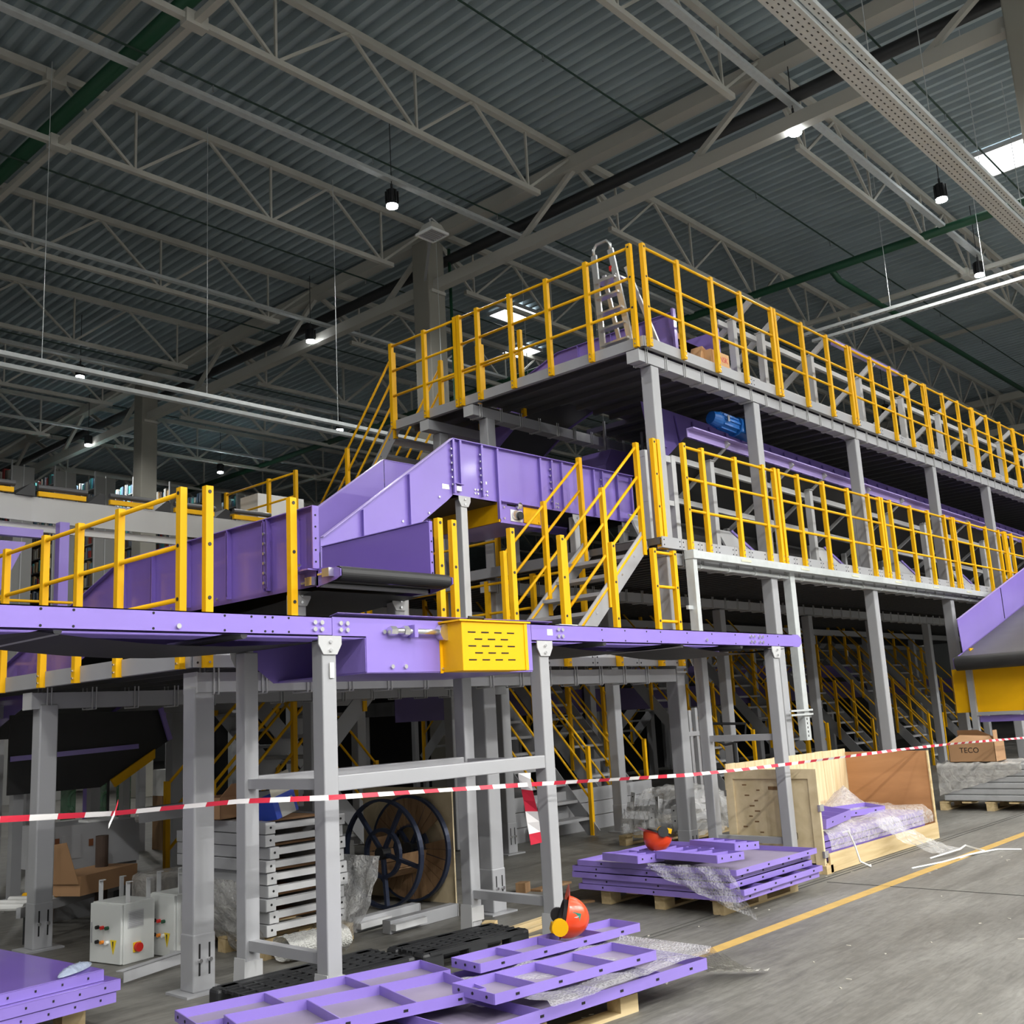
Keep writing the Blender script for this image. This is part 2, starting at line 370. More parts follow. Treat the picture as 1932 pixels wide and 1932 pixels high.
# lateral bars joining the trusses
for k, (x, z) in enumerate([(6.46, ZB), (6.36, ZT - .05), (23.4, ZB), (30.4, ZT - .05)]):
    t = thing('lateral_bar', 'thin steel tie bar crossing the trusses, %s from the camera side' % ordn(k), 'tie bar', (x, 30, z))
    B('tube', ROOFSTEEL, t, (x - .05, x + .05, 3, 59, z - .05, z + .05))
    for j in range(14):
        y = 3 + 4 * j
        B('gusset', ROOFSTEEL, t, (x - .16, x + .16, y - .08, y + .08, z - .10, z + .10))
# ---- pipes, trays and wires under the roof
def pipe(name, label, cat, pts, r, mt, n=10):
    return tag(MB().path(pts, r, n).build(name, mt, smooth=True), label, cat)
pipe('drain_pipe', 'black insulated pipe running beside the main girder', 'pipe', [(14.78, -12, 11.28), (14.78, 62, 11.28)], .11, BLACK)
pipe('sprinkler_main', 'thick dark green sprinkler main crossing the upper left corner of the roof', 'pipe', [(6.72, 0, 11.60), (6.72, 62, 11.60)], .12, GREEN)
pipe('sprinkler_main', 'thick dark green sprinkler main above the far end of the deck', 'pipe', [(20.9, -12, 10.9), (20.9, 40, 10.9)], .09, GREEN)
pipe('sprinkler_branch', 'green sprinkler branch bending off the far main', 'pipe', [(20.9, 9.05, 10.9), (21.3, 9.05, 10.75), (22.2, 9.05, 10.75), (36, 9.05, 10.75)], .07, GREEN)
pipe('riser_pipe', 'green riser pipe on the concrete column', 'pipe', [(14.745, 14.75, 1), (14.745, 14.75, 11.5)], .035, GREEN)
SPR = mat('sprinkler_pipe', (0.02, 0.05, 0.035), 0.5)
for k, y in enumerate([5.2, 8.9, 12.9, 17.0, 21.0, 25.0, 29.0, 33.0]):
    t = thing('sprinkler_line', 'thin dark sprinkler line under the roof, %s row' % ordn(k), 'pipe', (20, y, 11.4))
    MB().tube((-9, y, 11.45), (38, y, 11.45), .018, 6).build('pipe', SPR, t)
    for j in range(10):
        xx = 1.5 + 3.2 * j
        MB().tube((xx, y, 11.45), (xx, y, 11.33), .014, 6).build('sprinkler_head', CHROME, t)
HOLES = mat('tray_slot', (0.05, 0.05, 0.05), 0.8)
def tray(label, p, q, width, hang=True, z_top=11.9, perf=True, step=2.0, lips=0.06):
    p, q = Vector(p), Vector(q); d = (q - p); L = d.length; d.normalize(); s = Vector((-d.y, d.x, 0))
    t = thing('cable_tray', label, 'cable tray', (p + q) / 2)
    mb = MB(); mb.bar(p, q, width, .006); 
    for e in (-1, 1): mb.bar(p + s * e * width / 2 + V(0, 0, lips / 2), q + s * e * width / 2 + V(0, 0, lips / 2), .006, lips)
    mb.build('tray_body', GALV, t)
    if perf:
        hm = MB()
        n = int(L / .11); rows = 3 if width > .2 else 1
        for i in range(min(n, 260)):
            for r in range(rows):
                c = p + d * (i + .5) * .11 + s * (r - (rows - 1) / 2) * width / 3.4 + V(0, 0, -.0035)
                hm.obox(c, d * .02, s * .008, V(0, 0, .002))
        o = hm.build('slots', HOLES, t); o['kind'] = 'stuff'
    if hang:
        for i in range(int(L / step)):
            c = p + d * (i + .5) * step
            MB().tube(c, (c.x, c.y, z_top), .006, 5).build('hanger_wire', GALV, t)
    return t
tray('wide perforated cable tray hung along the aisle under the roof', (5, 4.36, 9.0), (40, 4.36, 9.0), .26)
tray('narrow perforated tray beside the wide tray over the aisle', (5, 4.16, 9.06), (40, 4.16, 9.06), .10, hang=False)
tray('upper tray of the bright pair crossing the left half of the roof', (-6, 14.62, 7.0), (22, 14.62, 7.0), .10, step=2.7, perf=False)
tray('lower tray of the bright pair crossing the left half of the roof', (-6, 14.72, 6.86), (22, 14.72, 6.86), .10, hang=False, perf=False)
tray('front tray of the pair running to the deck at far right', (19.45, 4.6, 9.0), (19.45, 9.2, 9.0), .10, step=1.8)
tray('rear tray of the pair running to the deck at far right', (19.95, 4.6, 9.0), (19.95, 9.2, 9.0), .10, hang=False)
for k, (y, z) in enumerate([(12.6, 10.93), (18.8, 10.93), (24.35, 10.93), (6.56, 10.93), (30.2, 10.93)]):
    tray('thin lamp trunking under the trusses, %s row from the aisle' % ordn([1, 2, 3, 0, 4][k]), (-9, y, z), (38, y, z), .12, hang=False, perf=False)
for k, (px, py, ln) in enumerate([(80, 280, 3.4), (235, 520, 3.0), (385, 400, 3.2), (505, 440, 3.3), (612, 480, 3.2), (713, 510, 3.1)]):
    pass
# fan heater on the concrete column
c = at(815, 436, z=10.6)
t = thing('fan_heater', 'pale square fan heater with a louvred face hung at the column head', 'heater', c)
cx, cy, cz = c
S = .62
MB().add([(cx - .32 * S, cy - .32 * S, cz - .1 * S), (cx + .32 * S, cy - .32 * S, cz - .1 * S), (cx + .32 * S, cy + .32 * S, cz - .1 * S), (cx - .32 * S, cy + .32 * S, cz - .1 * S), (cx - .2 * S, cy - .2 * S, cz + .2 * S), (cx + .2 * S, cy - .2 * S, cz + .2 * S), (cx + .2 * S, cy + .2 * S, cz + .2 * S), (cx - .2 * S, cy + .2 * S, cz + .2 * S)], [(0, 1, 5, 4), (1, 2, 6, 5), (2, 3, 7, 6), (3, 0, 4, 7), (4, 5, 6, 7), (0, 3, 2, 1)]).build('hood', ROOFSTEEL, t)
f0, f1, za, zc = .36 * S, .31 * S, cz - .16 * S, cz - .08 * S
for bx in ((cx - f0, cx + f0, cy - f0, cy - f1, za, zc), (cx - f0, cx + f0, cy + f1, cy + f0, za, zc), (cx - f0, cx - f1, cy - f1, cy + f1, za, zc), (cx + f1, cx + f0, cy - f1, cy + f1, za, zc)): B('frame_bar', WHITE, t, bx)
MB().bar((cx, cy, cz + .1), (14.2, 14.95, cz + .1), .05, .05).build('wall_bracket', GREY, t)
lv = MB().box(-.31 * S, .31 * S, -.02, .02, -.012, .012).mesh('louvre', GREY)
for k in range(7): part(lv, 'louvre', t, (cx, cy - .17 + .057 * k, cz - .12 * S), (0.5, 0, 0))
MB().path([(cx, cy, cz + .1), (cx, cy + .05, cz + .25), (cx + .1, cy + .1, cz + .33), (cx + .25, cy + .1, cz + .28), (cx + .3, cy + .1, cz + .1)], .016, 8).build('flexible_hose', LIGHTGREY, t)
# ------------------------------------------------------------------ mezzanine: columns, decks, railings, stairs
ZL1, ZL2, ZU = 2.14, 3.39, 5.64
CW = 0.075
def steel_column(x, y, z1, label, w=CW, z0=0.0, detail=True, bands=()):
    t = thing('steel_column', label, 'column', (x, y, z0))
    MB().box(x - w, x + w, y - w, y + w, z0 + .012, z1).build('shaft', GREY, t, bevel=.012)
    if detail:
        e = w + .004
        MB().box(x - e, x + e, y - e, y + e, z0 + .012, z0 + .36).build('foot_sleeve', GREY, t, bevel=.01)
        B('base_plate', GREY, t, (x - .15, x + .15, y - .13, y + .13, z0, z0 + .014))
        for dx in (-.035, .035):
            B('slot', DARK, t, (x + dx - .006, x + dx + .006, y - e - .002, y - e, z0 + .11, z0 + .30))
            MB().tube((x + dx, y - e, z0 + .20), (x + dx, y - e - .02, z0 + .20), .014, 6).build('bolt', CHROME, t)
    for bz in bands:
        for k in range(3):
            e = w + .018
            MB().box(x - e, x + e, y - e, y + e, bz + .05 * k, bz + .05 * k + .022).build('clamp_band', GREY, t, bevel=.006)
    return t
FRONT = [9.4, 11.65, 14.6, 17.6, 20.3, 23.2, 26.2, 29.2, 32.2, 35.2]
steel_column(3.76, 6.30, 1.90, 'grey steel column at the near corner of the low platform')
steel_column(3.80, 8.72, 1.90, 'grey steel column at the left edge of the picture under the low platform')
steel_column(6.58, 6.40, 1.90, 'grey steel column under the middle of the low platform front')
for k, x in enumerate(FRONT):
    steel_column(x, 6.30, 5.36, 'tall grey steel column, %s from the deck corner along the front' % ordn(k), bands=((1.95, 3.20) if k == 0 else ()), detail=k < 4)
for k, x in enumerate(FRONT[:8]):
    steel_column(x, 8.85, 5.36 if k == 0 else 3.10, 'grey steel column in the second row back, %s from the deck corner' % ordn(k), detail=k < 3)
    steel_column(x, 11.6, 3.10, 'grey steel column in the third row back, %s from the deck corner' % ordn(k), detail=False)
for k, x in enumerate(FRONT[1:7]):
    steel_column(x + .3, 14.6, 3.10, 'dim grey steel column in the fourth row back, %s along' % ordn(k), detail=False)
steel_column(9.4, 9.72, 5.36, 'grey steel column under the stair landing of the upper deck', detail=False)
steel_column(6.58, 8.85, 1.9, 'grey steel column behind the cable drum'); steel_column(6.6, 11.6, 1.9, 'grey steel column in shade behind the drum', detail=False)
steel_column(3.9, 11.3, 1.9, 'grey steel column far back under the low platform, left', detail=False)
steel_column(5.0, 14.2, 1.9, 'dim grey column deep under the platforms', detail=False)
# -- decks
def deck(name, label, x0, x1, y0, y1, z, beams, pitch, fasc_x=None, fasc_y=True, fst=0.75, clamp=.38, bz=(-.275, -.145), cut=None):
    """steel deck: planks along Y, beams along X at the given Y, edge plates on the front (Y=y0) and on the left (X=x0)"""
    t = thing(name, label, 'platform', ((x0 + x1) / 2, (y0 + y1) / 2, z), kind='structure')
    t['category'] = 'platform'
    n = int(round((x1 - x0) / pitch)); p = (x1 - x0) / n
    pms = [MB().box(.004, p - .004, y0 + .02, e, -.012, 0).box(.004, .012, y0 + .02, e, -.075, -.012).box(p - .012, p - .004, y0 + .02, e, -.075, -.012).box(.012, .04, y0 + .02, e, -.075, -.068).mesh('deck_plank', SHADED_PLANK) for e in (y1, cut[2] if cut else y1)]
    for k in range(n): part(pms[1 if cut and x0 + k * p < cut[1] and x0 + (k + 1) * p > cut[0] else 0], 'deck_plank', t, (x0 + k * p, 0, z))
    if fasc_y:
        nf = int(round((x1 - x0) / fst)); pf = (x1 - x0) / nf
        fm = MB().box(.003, pf - .003, -.012, 0, -.115, 0.005).box(0, pf, 0, .05, -.115, -.108).mesh('edge_plate', GREY)
        hm = MB()
        for dx in (.035, pf - .035):
            for dz in (-.03, -.085): hm.tube((dx, -.013, dz), (dx, -.016, dz), .008, 6)
        hm = hm.mesh('bolt_holes', DARK)
        for k in range(nf):
            o = part(fm, 'edge_plate', t, (x0 + k * pf, y0, z))
            h = part(hm, 'bolt_holes', o, (x0 + k * pf, y0, z)); h.location = (0, 0, 0)
    if fasc_x:
        for a, b in fasc_x: B('side_plate', GREY, t, (x0 - .012, x0, a, b, z - .115, z + .005), (x0, x0 + .05, a, b, z - .115, z - .108))
    for k, (by, bx0, bx1) in enumerate(beams):
        o = B('deck_beam', GREY, t, (bx0, bx1, by, by + .16, z + bz[0], z + bz[1]))
        if clamp and k < 2:
            a, b = bz[0] - .012, bz[1] + .04
            cm = MB()
            for dx in (0, .035):
                cm.tube((dx, -.008, a), (dx, -.008, b), .006, 5); cm.tube((dx, .168, a), (dx, .168, b), .006, 5); cm.tube((dx, -.008, a), (dx, .168, a), .006, 5)
            cm = cm.mesh('clamp_rods', LIGHTGREY)
            for i in range(int((bx1 - bx0) / clamp)): 
                c_ = part(cm, 'clamp_rods', t, (bx0 + .12 + i * clamp, by, z))
        B('beam_end', LIGHTGREY, t, (bx0 - .006, bx0, by - .004, by + .164, z + bz[0] - .004, z + bz[1] + .004))
    return t
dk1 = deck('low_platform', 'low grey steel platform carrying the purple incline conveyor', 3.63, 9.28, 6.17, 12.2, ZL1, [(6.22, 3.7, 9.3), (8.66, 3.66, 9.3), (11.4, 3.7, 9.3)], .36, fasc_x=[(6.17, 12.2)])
dk2 = deck('middle_deck', 'middle grey steel deck of the long sorting mezzanine', 9.16, 38, 6.17, 15.0, ZL2, [(6.22, 9.5, 38), (8.75, 9.2, 38), (11.5, 9.2, 38), (14.5, 9.2, 38)], .20, fasc_x=[(7.2, 15.0)], fst=.372)  # carried far back to shade the space underneath
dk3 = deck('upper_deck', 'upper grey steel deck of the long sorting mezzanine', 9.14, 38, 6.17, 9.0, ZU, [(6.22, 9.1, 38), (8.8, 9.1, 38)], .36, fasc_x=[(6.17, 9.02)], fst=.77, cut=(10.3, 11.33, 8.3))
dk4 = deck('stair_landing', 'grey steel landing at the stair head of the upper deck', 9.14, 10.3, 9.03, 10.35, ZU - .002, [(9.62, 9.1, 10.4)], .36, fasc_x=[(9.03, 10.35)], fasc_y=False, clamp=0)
B('toe_board', PURPLE, dk4, (10.2, 10.22, 9.1, 10.3, ZU, ZU + .12))
# galvanised duct and pipe along the front of the middle deck
t = thing('cable_duct', 'galvanised cable duct along the middle deck edge, turned down at the corner', 'duct', (9.6, 6.1, 3.3))
B('duct_run', GALV, t, (9.62, 38, 6.06, 6.15, 3.18, 3.265)); B('duct_elbow', GALV, t, (9.55, 9.64, 6.03, 6.15, 3.17, 3.265)); B('duct_drop', GALV, t, (9.56, 9.635, 6.05, 6.15, 1.75, 3.17))
for k in range(12):
    x = 10.6 + 1.45 * k; MB().box(x, x + .22, 6.055, 6.06, 3.21, 3.235).build('sticker', mat('pale_sticker', (.62, .62, .45), .6), t)
B('wall_bracket', GALV, t, (9.47, 9.57, 6.10, 6.13, 2.62, 2.66))
t = thing('conduit', 'steel conduit clipped under the middle deck duct', 'pipe', (9.8, 6.2, 3.1))
MB().tube((9.66, 6.2, 3.12), (38, 6.2, 3.12), .022, 8).build('tube', GALV, t)
for k in range(40): MB().tube((9.9 + .6 * k, 6.2, 3.12), (9.93 + .6 * k, 6.2, 3.12), .032, 8).build('coupling', GALV, t)
t = thing('cable_channel', 'tall galvanised cable channel with slots beside the second front column', 'duct', (11.5, 6.15, 1.3))
B('channel', GALV, t, (11.93, 12.05, 6.16, 6.26, 1.12, 3.18))
for k in range(5): B('slot', DARK, t, (11.97, 11.985, 6.157, 6.16, 1.16 + .05 * k, 1.185 + .05 * k))
for z in (1.42, 1.47): B('clamp_strip', GALV, t, (11.55, 12.1, 6.13, 6.15, z, z + .022))
# -- railings
PH = 1.10
POST = MB().box(-.028, .028, -.025, .025, 0, PH + .12).mesh('post', YELLOW)
def cpost():
    mb = MB(); H = PH + .12
    mb.prism([(-.028, -.025, 0), (.028, -.025, 0), (.028, .025, 0), (.012, .025, 0), (.012, .012, 0), (-.012, .012, 0), (-.012, .025, 0), (-.028, .025, 0)], (0, 0, H))
    return mb.mesh('post', YELLOW)
POST = cpost()
PLUG = MB().tube((0, 0, 0), (0, -.004, 0), .013, 10).mesh('plug', BLACK)
BOLT = MB().tube((0, 0, 0), (0, -.01, 0), .009, 6).mesh('bolt', CHROME)
def railing(label, axis, fixed, us, z, rails=(1.06, .70, .34), group=None, out=-1, plugs=(), nomid=()):
    """guard rail panel along axis 'x' or 'y' at the fixed other coordinate, posts at positions us"""
    c = (us[0], fixed, z) if axis == 'x' else (fixed, us[0], z)
    t = thing('guard_railing', label, 'railing', c, group=group)
    rz = 0 if axis == 'x' else -math.pi / 2
    for i, u in enumerate(us):
        p = (u, fixed, z - .12) if axis == 'x' else (fixed, u, z - .12)
        o = part(POST, 'post', t, p, (0, 0, rz))
        for dz in (.035, .09):
            b_ = part(BOLT, 'bolt', o, p, (0, 0, 0)); b_.location = (0, -.025, dz)
        if i in plugs:
            for h in (1.06, .70, .34):
                b_ = part(PLUG, 'plug', o, p); b_.location = (0, -.025, h + .12)
    for h in rails:
        if axis == 'x': a, b = (us[0], fixed, z + h), (us[-1], fixed, z + h)
        else: a, b = (fixed, us[0], z + h), (fixed, us[-1], z + h)
        MB().tube(a, b, .017, 10).build('rail', YELLOW, t, smooth=True)
    return t
def series(a, b, step):
    n = max(1, int(round((b - a) / step))); return [a + (b - a) * i / n for i in range(n + 1)]
up = [[9.2, 9.88, 10.62, 11.3, 12.1], [12.18, 12.94, 13.7, 14.38], [14.47, 15.18, 15.9, 16.57, 17.28], [17.36, 18.14, 18.87, 19.55], [19.63, 20.36, 21.12, 21.88]]
x = 21.96
while x < 35: up.append(series(x, x + 2.2, .73)); x += 2.28
for k, us in enumerate(up):
    railing('yellow guard rail panel on the upper deck front, %s from the ladder corner' % ordn(k), 'x', 6.13, us, ZU, group='upper deck front rails', plugs=(0,) if k == 0 else ())
lo = [[9.67, 10.05, 10.77, 11.43, 11.72], [11.82, 12.33, 13.05, 13.8, 14.48, 14.86], [14.95, 15.25, 16.01, 16.72, 17.43, 17.76], [17.85, 18.6, 19.41, 20.1, 20.40], [20.49, 20.83, 21.56, 22.3, 22.9]]
x = 23.0
while x < 33: lo.append(series(x, x + 2.8, .72)); x += 2.9
for k, us in enumerate(lo):
    railing('yellow guard rail panel on the middle deck front, %s from the corner column' % ordn(k), 'x', 6.13, us, ZL2, group='middle deck front rails', plugs=(0,) if k == 0 else ())
railing('yellow guard rail on the upper deck end, passing in front of the ladder', 'y', 9.10, [6.24, 6.87, 7.48, 8.08, 8.65, 8.98], ZU, plugs=(0,))
railing('yellow guard rail on the stair landing of the upper deck', 'y', 9.10, [9.05, 9.65, 10.32], ZU)
railing('low yellow gate rail behind the stair landing', 'y', 10.1, [8.82, 9.55], ZU, rails=(.78, .40))
railing('short yellow rail at the stair head of the upper deck', 'y', 10.1, [9.62, 10.38], ZU, rails=(.78, .40))
railing('yellow guard rail along the left end of the low platform', 'y', 3.60, [6.26, 7.12, 7.76, 8.36, 9.12, 9.88, 10.6, 11.4, 12.1], ZL1, plugs=(0,))
railing('yellow double post at the platform corner, no rails fitted', 'x', 6.13, [3.72], ZL1, rails=(), plugs=(0,))
for k, (x, nm) in enumerate([(4.40, 'before the dark purple conveyor side'), (5.86, 'against the conveyor end plate'), (6.02, 'just right of the conveyor end plate'), (6.74, 'right of the tall conveyor leg'), (7.43, 'left of the short stair'), (8.22, 'in front of the short stair')]):
    railing('lone yellow railing post %s' % nm, 'x', 6.13, [x], ZL1, rails=(), plugs=(0,), group='bare railing posts on the low platform')
railing('short yellow railing between the short stair and the corner column', 'x', 6.13, [8.93, 9.30], ZL1, plugs=(0, 1))
railing('pair of yellow posts at the stair head beside the corner column', 'x', 6.22, [9.22, 9.3], ZL2, plugs=(0,))
railing('yellow railing on the inner side of the middle deck end', 'y', 9.24, [8.62, 9.3, 10.0, 10.7, 11.4], ZL2, rails=(1.06, .70, .34))
railing('yellow railing behind the short stair on the low platform', 'y', 9.2, [7.3, 8.05, 8.8, 9.55, 10.3, 11.05, 11.8], ZL1)
railing('yellow railing on the far side of the low platform', 'x', 12.15, series(3.7, 9.1, .75), ZL1)
# -- stairs
def stair(label, p0, d, width_dir, zs, width=.82, run=None, rail_h=1.06, nrails=3, rails=(0, 1), n=None, group=None, detail=True, mt=GREY):
    """straight flight: p0 = bottom point (x, y, z) on one stringer, d = horizontal unit direction of climb, zs = top z"""
    p0 = Vector(p0); d = Vector(d).normalized(); wd = Vector(width_dir).normalized() * width
    rise = zs - p0.z; run = run if run else rise * 1.12
    top = p0 + d * run + V(0, 0, rise); n = n or max(2, int(round(rise / .21)))
    t = thing('steel_stair', label, 'stairs', p0, group=group)
    sl = (top - p0).normalized()
    for e in (0, 1):
        o = wd * e
        MB().bar(p0 + o, top + o, .012, .2, up=(0, 0, 1)).build('stringer', mt, t)
        if detail:
            for k in range(1, n): MB().tube(p0 + o + (top - p0) * k / n - wd.normalized() * .012 * (1 if e == 0 else -1), p0 + o + (top - p0) * k / n, .012, 6).build('bolt', CHROME, t)
    sm = MB().obox((0, 0, 0), d * .115, wd / 2 * .985, V(0, 0, .018)).mesh('tread', mt)
    for k in range(1, n): part(sm, 'tread', t, p0 + (top - p0) * (k / n) + wd / 2)
    for e in rails:
        o = wd * e
        ps = [p0 + o + (top - p0) * f for f in ((.02, .5, .97) if rise < 2.6 else (.02, .34, .66, .97))]
        for q in ps: MB().obox(q + V(0, 0, .48), d * .026, wd.normalized() * .025, V(0, 0, .62)).build('post', YELLOW, t)
        for h in [rail_h * (1 - .31 * i) for i in range(nrails)]:
            MB().tube(ps[0] + V(0, 0, h), ps[-1] + V(0, 0, h), .016, 8).build('handrail', YELLOW, t, smooth=True)
    return t
stair('short grey steel stair with yellow handrails up to the middle deck', (7.72, 6.36, ZL1), (1, 0, 0), (0, 1, 0), ZL2, width=.8, run=1.42, nrails=4, n=6)
stair('grey stair tower flight descending behind the purple incline', (9.22, 12.6, 3.2), (0, -1, 0), (1, 0, 0), ZU, width=.9, run=2.25, nrails=4, rail_h=1.08)
# flights under the middle deck, each climbing away from the aisle
k = 0
for (x, y, zt, rn) in [(10.35, 8.95, 2.6, 2.3), (12.55, 9.6, 2.6, 2.3), (15.5, 9.4, 2.6, 2.3), (18.3, 9.4, 2.6, 2.3), (21.2, 9.4, 2.6, 2.3), (24.2, 9.4, 2.6, 2.3), (27.2, 9.4, 2.6, 2.3)]:
    stair('grey stair with yellow handrails under the middle deck, %s from the corner' % ordn(k), (x, y, 0), (0, 1, 0), (1, 0, 0), zt, width=.85, run=rn, group='stairs under the middle deck', detail=False); k += 1
for i, (x, y) in enumerate([(13.6, 12.6), (16.8, 12.8), (19.6, 12.8), (22.8, 12.8), (26.0, 12.8)]):
    stair('dim grey stair deep under the middle deck, %s along' % ordn(i), (x, y + 2.3, 0.9), (0, -1, 0), (1, 0, 0), 3.1, width=.85, run=2.3, group='rear stairs under the middle deck', detail=False)
stair('grey stair with yellow handrails at the left edge under the low platform', (3.2, 13.2, 0), (0, -1, 0), (1, 0, 0), ZL1, width=.85, run=2.0, detail=False)
stair('grey stair with yellow handrails behind the stacked grey frames', (5.6, 9.2, 0), (1, 0, 0), (0, 1, 0), ZL1 - .2, width=.85, run=2.0, detail=False)
stair('grey stair with yellow handrails behind the tape knot', (8.9, 10.6, 0), (-1, 0, 0), (0, 1, 0), 2.0, width=.85, run=1.9, detail=False)
# ------------------------------------------------------------------ conveyors
STK = mat('white_sticker', (.85, .85, .82), .5)
def bolts(t, pts, d=(0, -1, 0), r=.011, l=.012, mt=CHROME, name='bolt'):
    d = Vector(d)
    key = (tuple(d), r, l, mt.name)
    if key not in STEP: STEP[key] = MB().tube((0, 0, 0), d * l, r, 8).mesh(name, mt)
    for p in pts: part(STEP[key], name, t, p)
def leg(t, x, y, z0, z1, w=.052, head=True, mt=GREY, foot=True, face=-1, ax='x'):
    g = MB(); g.box(x - w, x + w, y - w, y + w, z0 + (.02 if foot else 0), z1 - .02); o = g.build('leg', mt, t, bevel=.008)
    if head:
        yy = y + face * (w + .004)
        if ax == 'x': MB().prism([(x - .085, yy, z1), (x + .085, yy, z1), (x + .085, yy, z1 - .05), (x + .05, yy, z1 - .11), (x - .05, yy, z1 - .11), (x - .085, yy, z1 - .05)], (0, -.008 * -face, 0)).build('head_plate', LIGHTGREY, o)
        else:
            xx = x + face * (w + .004)
            MB().prism([(xx, y - .085, z1), (xx, y + .085, z1), (xx, y + .085, z1 - .05), (xx, y + .05, z1 - .11), (xx, y - .05, z1 - .11), (xx, y - .085, z1 - .05)], (.008 * face, 0, 0)).build('head_plate', LIGHTGREY, o)
        for dz in (.035, .085): MB().tube((x, yy, z1 - dz), (x, yy + face * .02, z1 - dz), .011, 6).build('bolt', CHROME, o)
    if foot:
        MB().box(x - w - .012, x + w + .012, y - w - .008, y + w + .008, z0 + .12, z0 + .22).build('foot_collar', LIGHTGREY, o)
        MB().prism([(x - w - .02, y + w, z0 + .01), (x - w - .02, y - w - .02, z0 + .01), (x - w - .008, y - w - .01, z0 + .24), (x - w - .008, y + w, z0 + .24)], (-.006, 0, 0)).build('foot_gusset', LIGHTGREY, o)
        MB().tube((x, y, z0 + .01), (x, y, z0 + .14), .012, 8).tube((x, y, z0 + .07), (x, y, z0 + .085), .024, 6).build('levelling_screw', CHROME, o)
        MB().box(x - .11, x + .11, y - .07, y + .07, z0, z0 + .012).build('foot_plate', LIGHTGREY, o)
    return o
# --- the long level conveyor in front
t = thing('belt_conveyor', 'long level purple belt conveyor on grey legs crossing the front', 'conveyor', (5.8, 5.46, 0))
YF, YB = 5.0, 5.93
B('side_rail', PURPLE, t, (0.3, 3.868, YF, YF + .006, 2.128, 2.242), (0.3, 3.868, YF, YF + .04, 2.236, 2.242), (0.3, 3.868, YF, YF + .03, 2.128, 2.133))
B('side_rail', PURPLE, t, (5.665, 9.60, YF, YF + .006, 2.128, 2.25), (5.665, 9.60, YF, YF + .04, 2.244, 2.25), (5.665, 9.60, YF, YF + .03, 2.128, 2.133))
MB().prism([(3.872, YF, 2.242), (5.66, YF, 2.245), (5.66, YF, 1.915), (4.13, YF, 1.91), (4.13, YF, 2.13), (3.872, YF, 2.13)], (0, .006, 0)).build('drive_plate', PURPLE, t)
B('drive_underside', PURPLE, t, (4.13, 5.66, YF + .006, YB - .006, 1.905, 1.915), (4.125, 4.135, YF + .006, YF + .3, 1.915, 2.12))
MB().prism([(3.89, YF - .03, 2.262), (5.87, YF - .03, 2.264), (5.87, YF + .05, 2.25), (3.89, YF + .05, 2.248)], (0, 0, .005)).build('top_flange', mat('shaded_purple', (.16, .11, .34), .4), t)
MB().prism([(9.60, YF, 2.128), (9.60, YF, 2.25), (9.72, YF, 2.25), (9.78, YF, 2.215), (9.78, YF, 2.165), (9.72, YF, 2.128)], (0, .008, 0)).build('end_plate', PURPLE, t)
MB().prism([(0.3, YB, 2.25), (9.75, YB, 2.25), (9.75, YB, 2.115), (6.7, YB, 2.115), (6.55, YB, 1.96), (4.1, YB, 1.90), (3.8, YB, 2.115), (0.3, YB, 2.115)], (0, .008, 0)).build('rear_side_rail', PURPLE, t)
B('belt', BELT, t, (0.3, 9.68, YF + .05, YB - .03, 2.215, 2.225))
g = MB()
for a, b in ((0.3, 4.0), (5.75, 9.6)):
    rows = []
    for i in range(15):
        x = a + (b - a) * i / 14; s = 2.12 - .06 * math.sin(math.pi * ((i / 14 * 2) % 1.0001))
        rows.append([(x, YF + .05, s), (x, YB - .03, s)])
    g.sheet(rows)
g.build('return_belt', BELT, t)
for x in (0.9, 2.25, 3.3, 6.6, 7.7, 8.7): MB().tube((x, YF + .06, 2.128), (x, YB - .05, 2.128), .022, 12).build('return_roller', GREY, t)
MB().tube((9.70, YF + .04, 2.19), (9.70, YB - .03, 2.19), .045, 16).build('end_roller', BELT, t)
for x in (3.85, 5.80, 9.24):
    leg(t, x, YF + .058, 0, 2.128); leg(t, x, YB - .06, 0, 2.115, face=1)
    MB().box(x - .03, x + .03, YF + .1, YB - .1, .28, .34).build('cross_tie', GREY, t)
    MB().box(x - .03, x + .03, YF + .1, YB - .1, 1.24, 1.30).build('cross_tie', GREY, t)
MB().box(3.9, 5.75, YF + .012, YF + .1, 1.225, 1.315).build('long_member', GREY, t, bevel=.006)
MB().box(3.9, 5.75, YB - .1, YB - .02, 1.225, 1.315).build('long_member', GREY, t, bevel=.006)
bolts(t, [(x, YF, z) for x in (3.74, 3.79, 3.93, 3.98) for z in (2.165, 2.205)] + [(x, YF, z) for x in (5.96, 6.01) for z in (2.165, 2.215)] + [(x, YF, z) for x in (8.77, 8.83, 8.93, 8.99) for z in (2.165, 2.215)] + [(4.33, YF, 1.945), (4.44, YF, 1.945), (2.86, YF, 2.16), (4.27, YF, 2.16), (8.0, YF, 2.17)], r=.014, l=.014)
bolts(t, [(x, YF, z) for x in (2.14, 2.3, 2.72, 3.14, 3.31, 3.56, 1.7, 1.2, 3.4, 3.45, 6.5, 6.8, 7.1, 7.3, 7.7, 8.1, 8.5, 9.1, 9.3) for z in (2.145, 2.225)], r=.007, l=.002, mt=DARK, name='hole')
o = MB().tube((4.34, YF - .035, 2.165), (4.84, YF - .035, 2.165), .019, 12).build('tension_screw', CHROME, t, smooth=True)
MB().tube((4.40, YF - .035, 2.165), (4.44, YF - .035, 2.165), .034, 6).tube((4.29, YF - .035, 2.165), (4.34, YF - .035, 2.165), .03, 6).build('nut', CHROME, o)
MB().tube((4.76, YF - .002, 2.165), (4.76, YF - .06, 2.165), .055, 20).build('bearing_cap', CHROME, t, smooth=False)
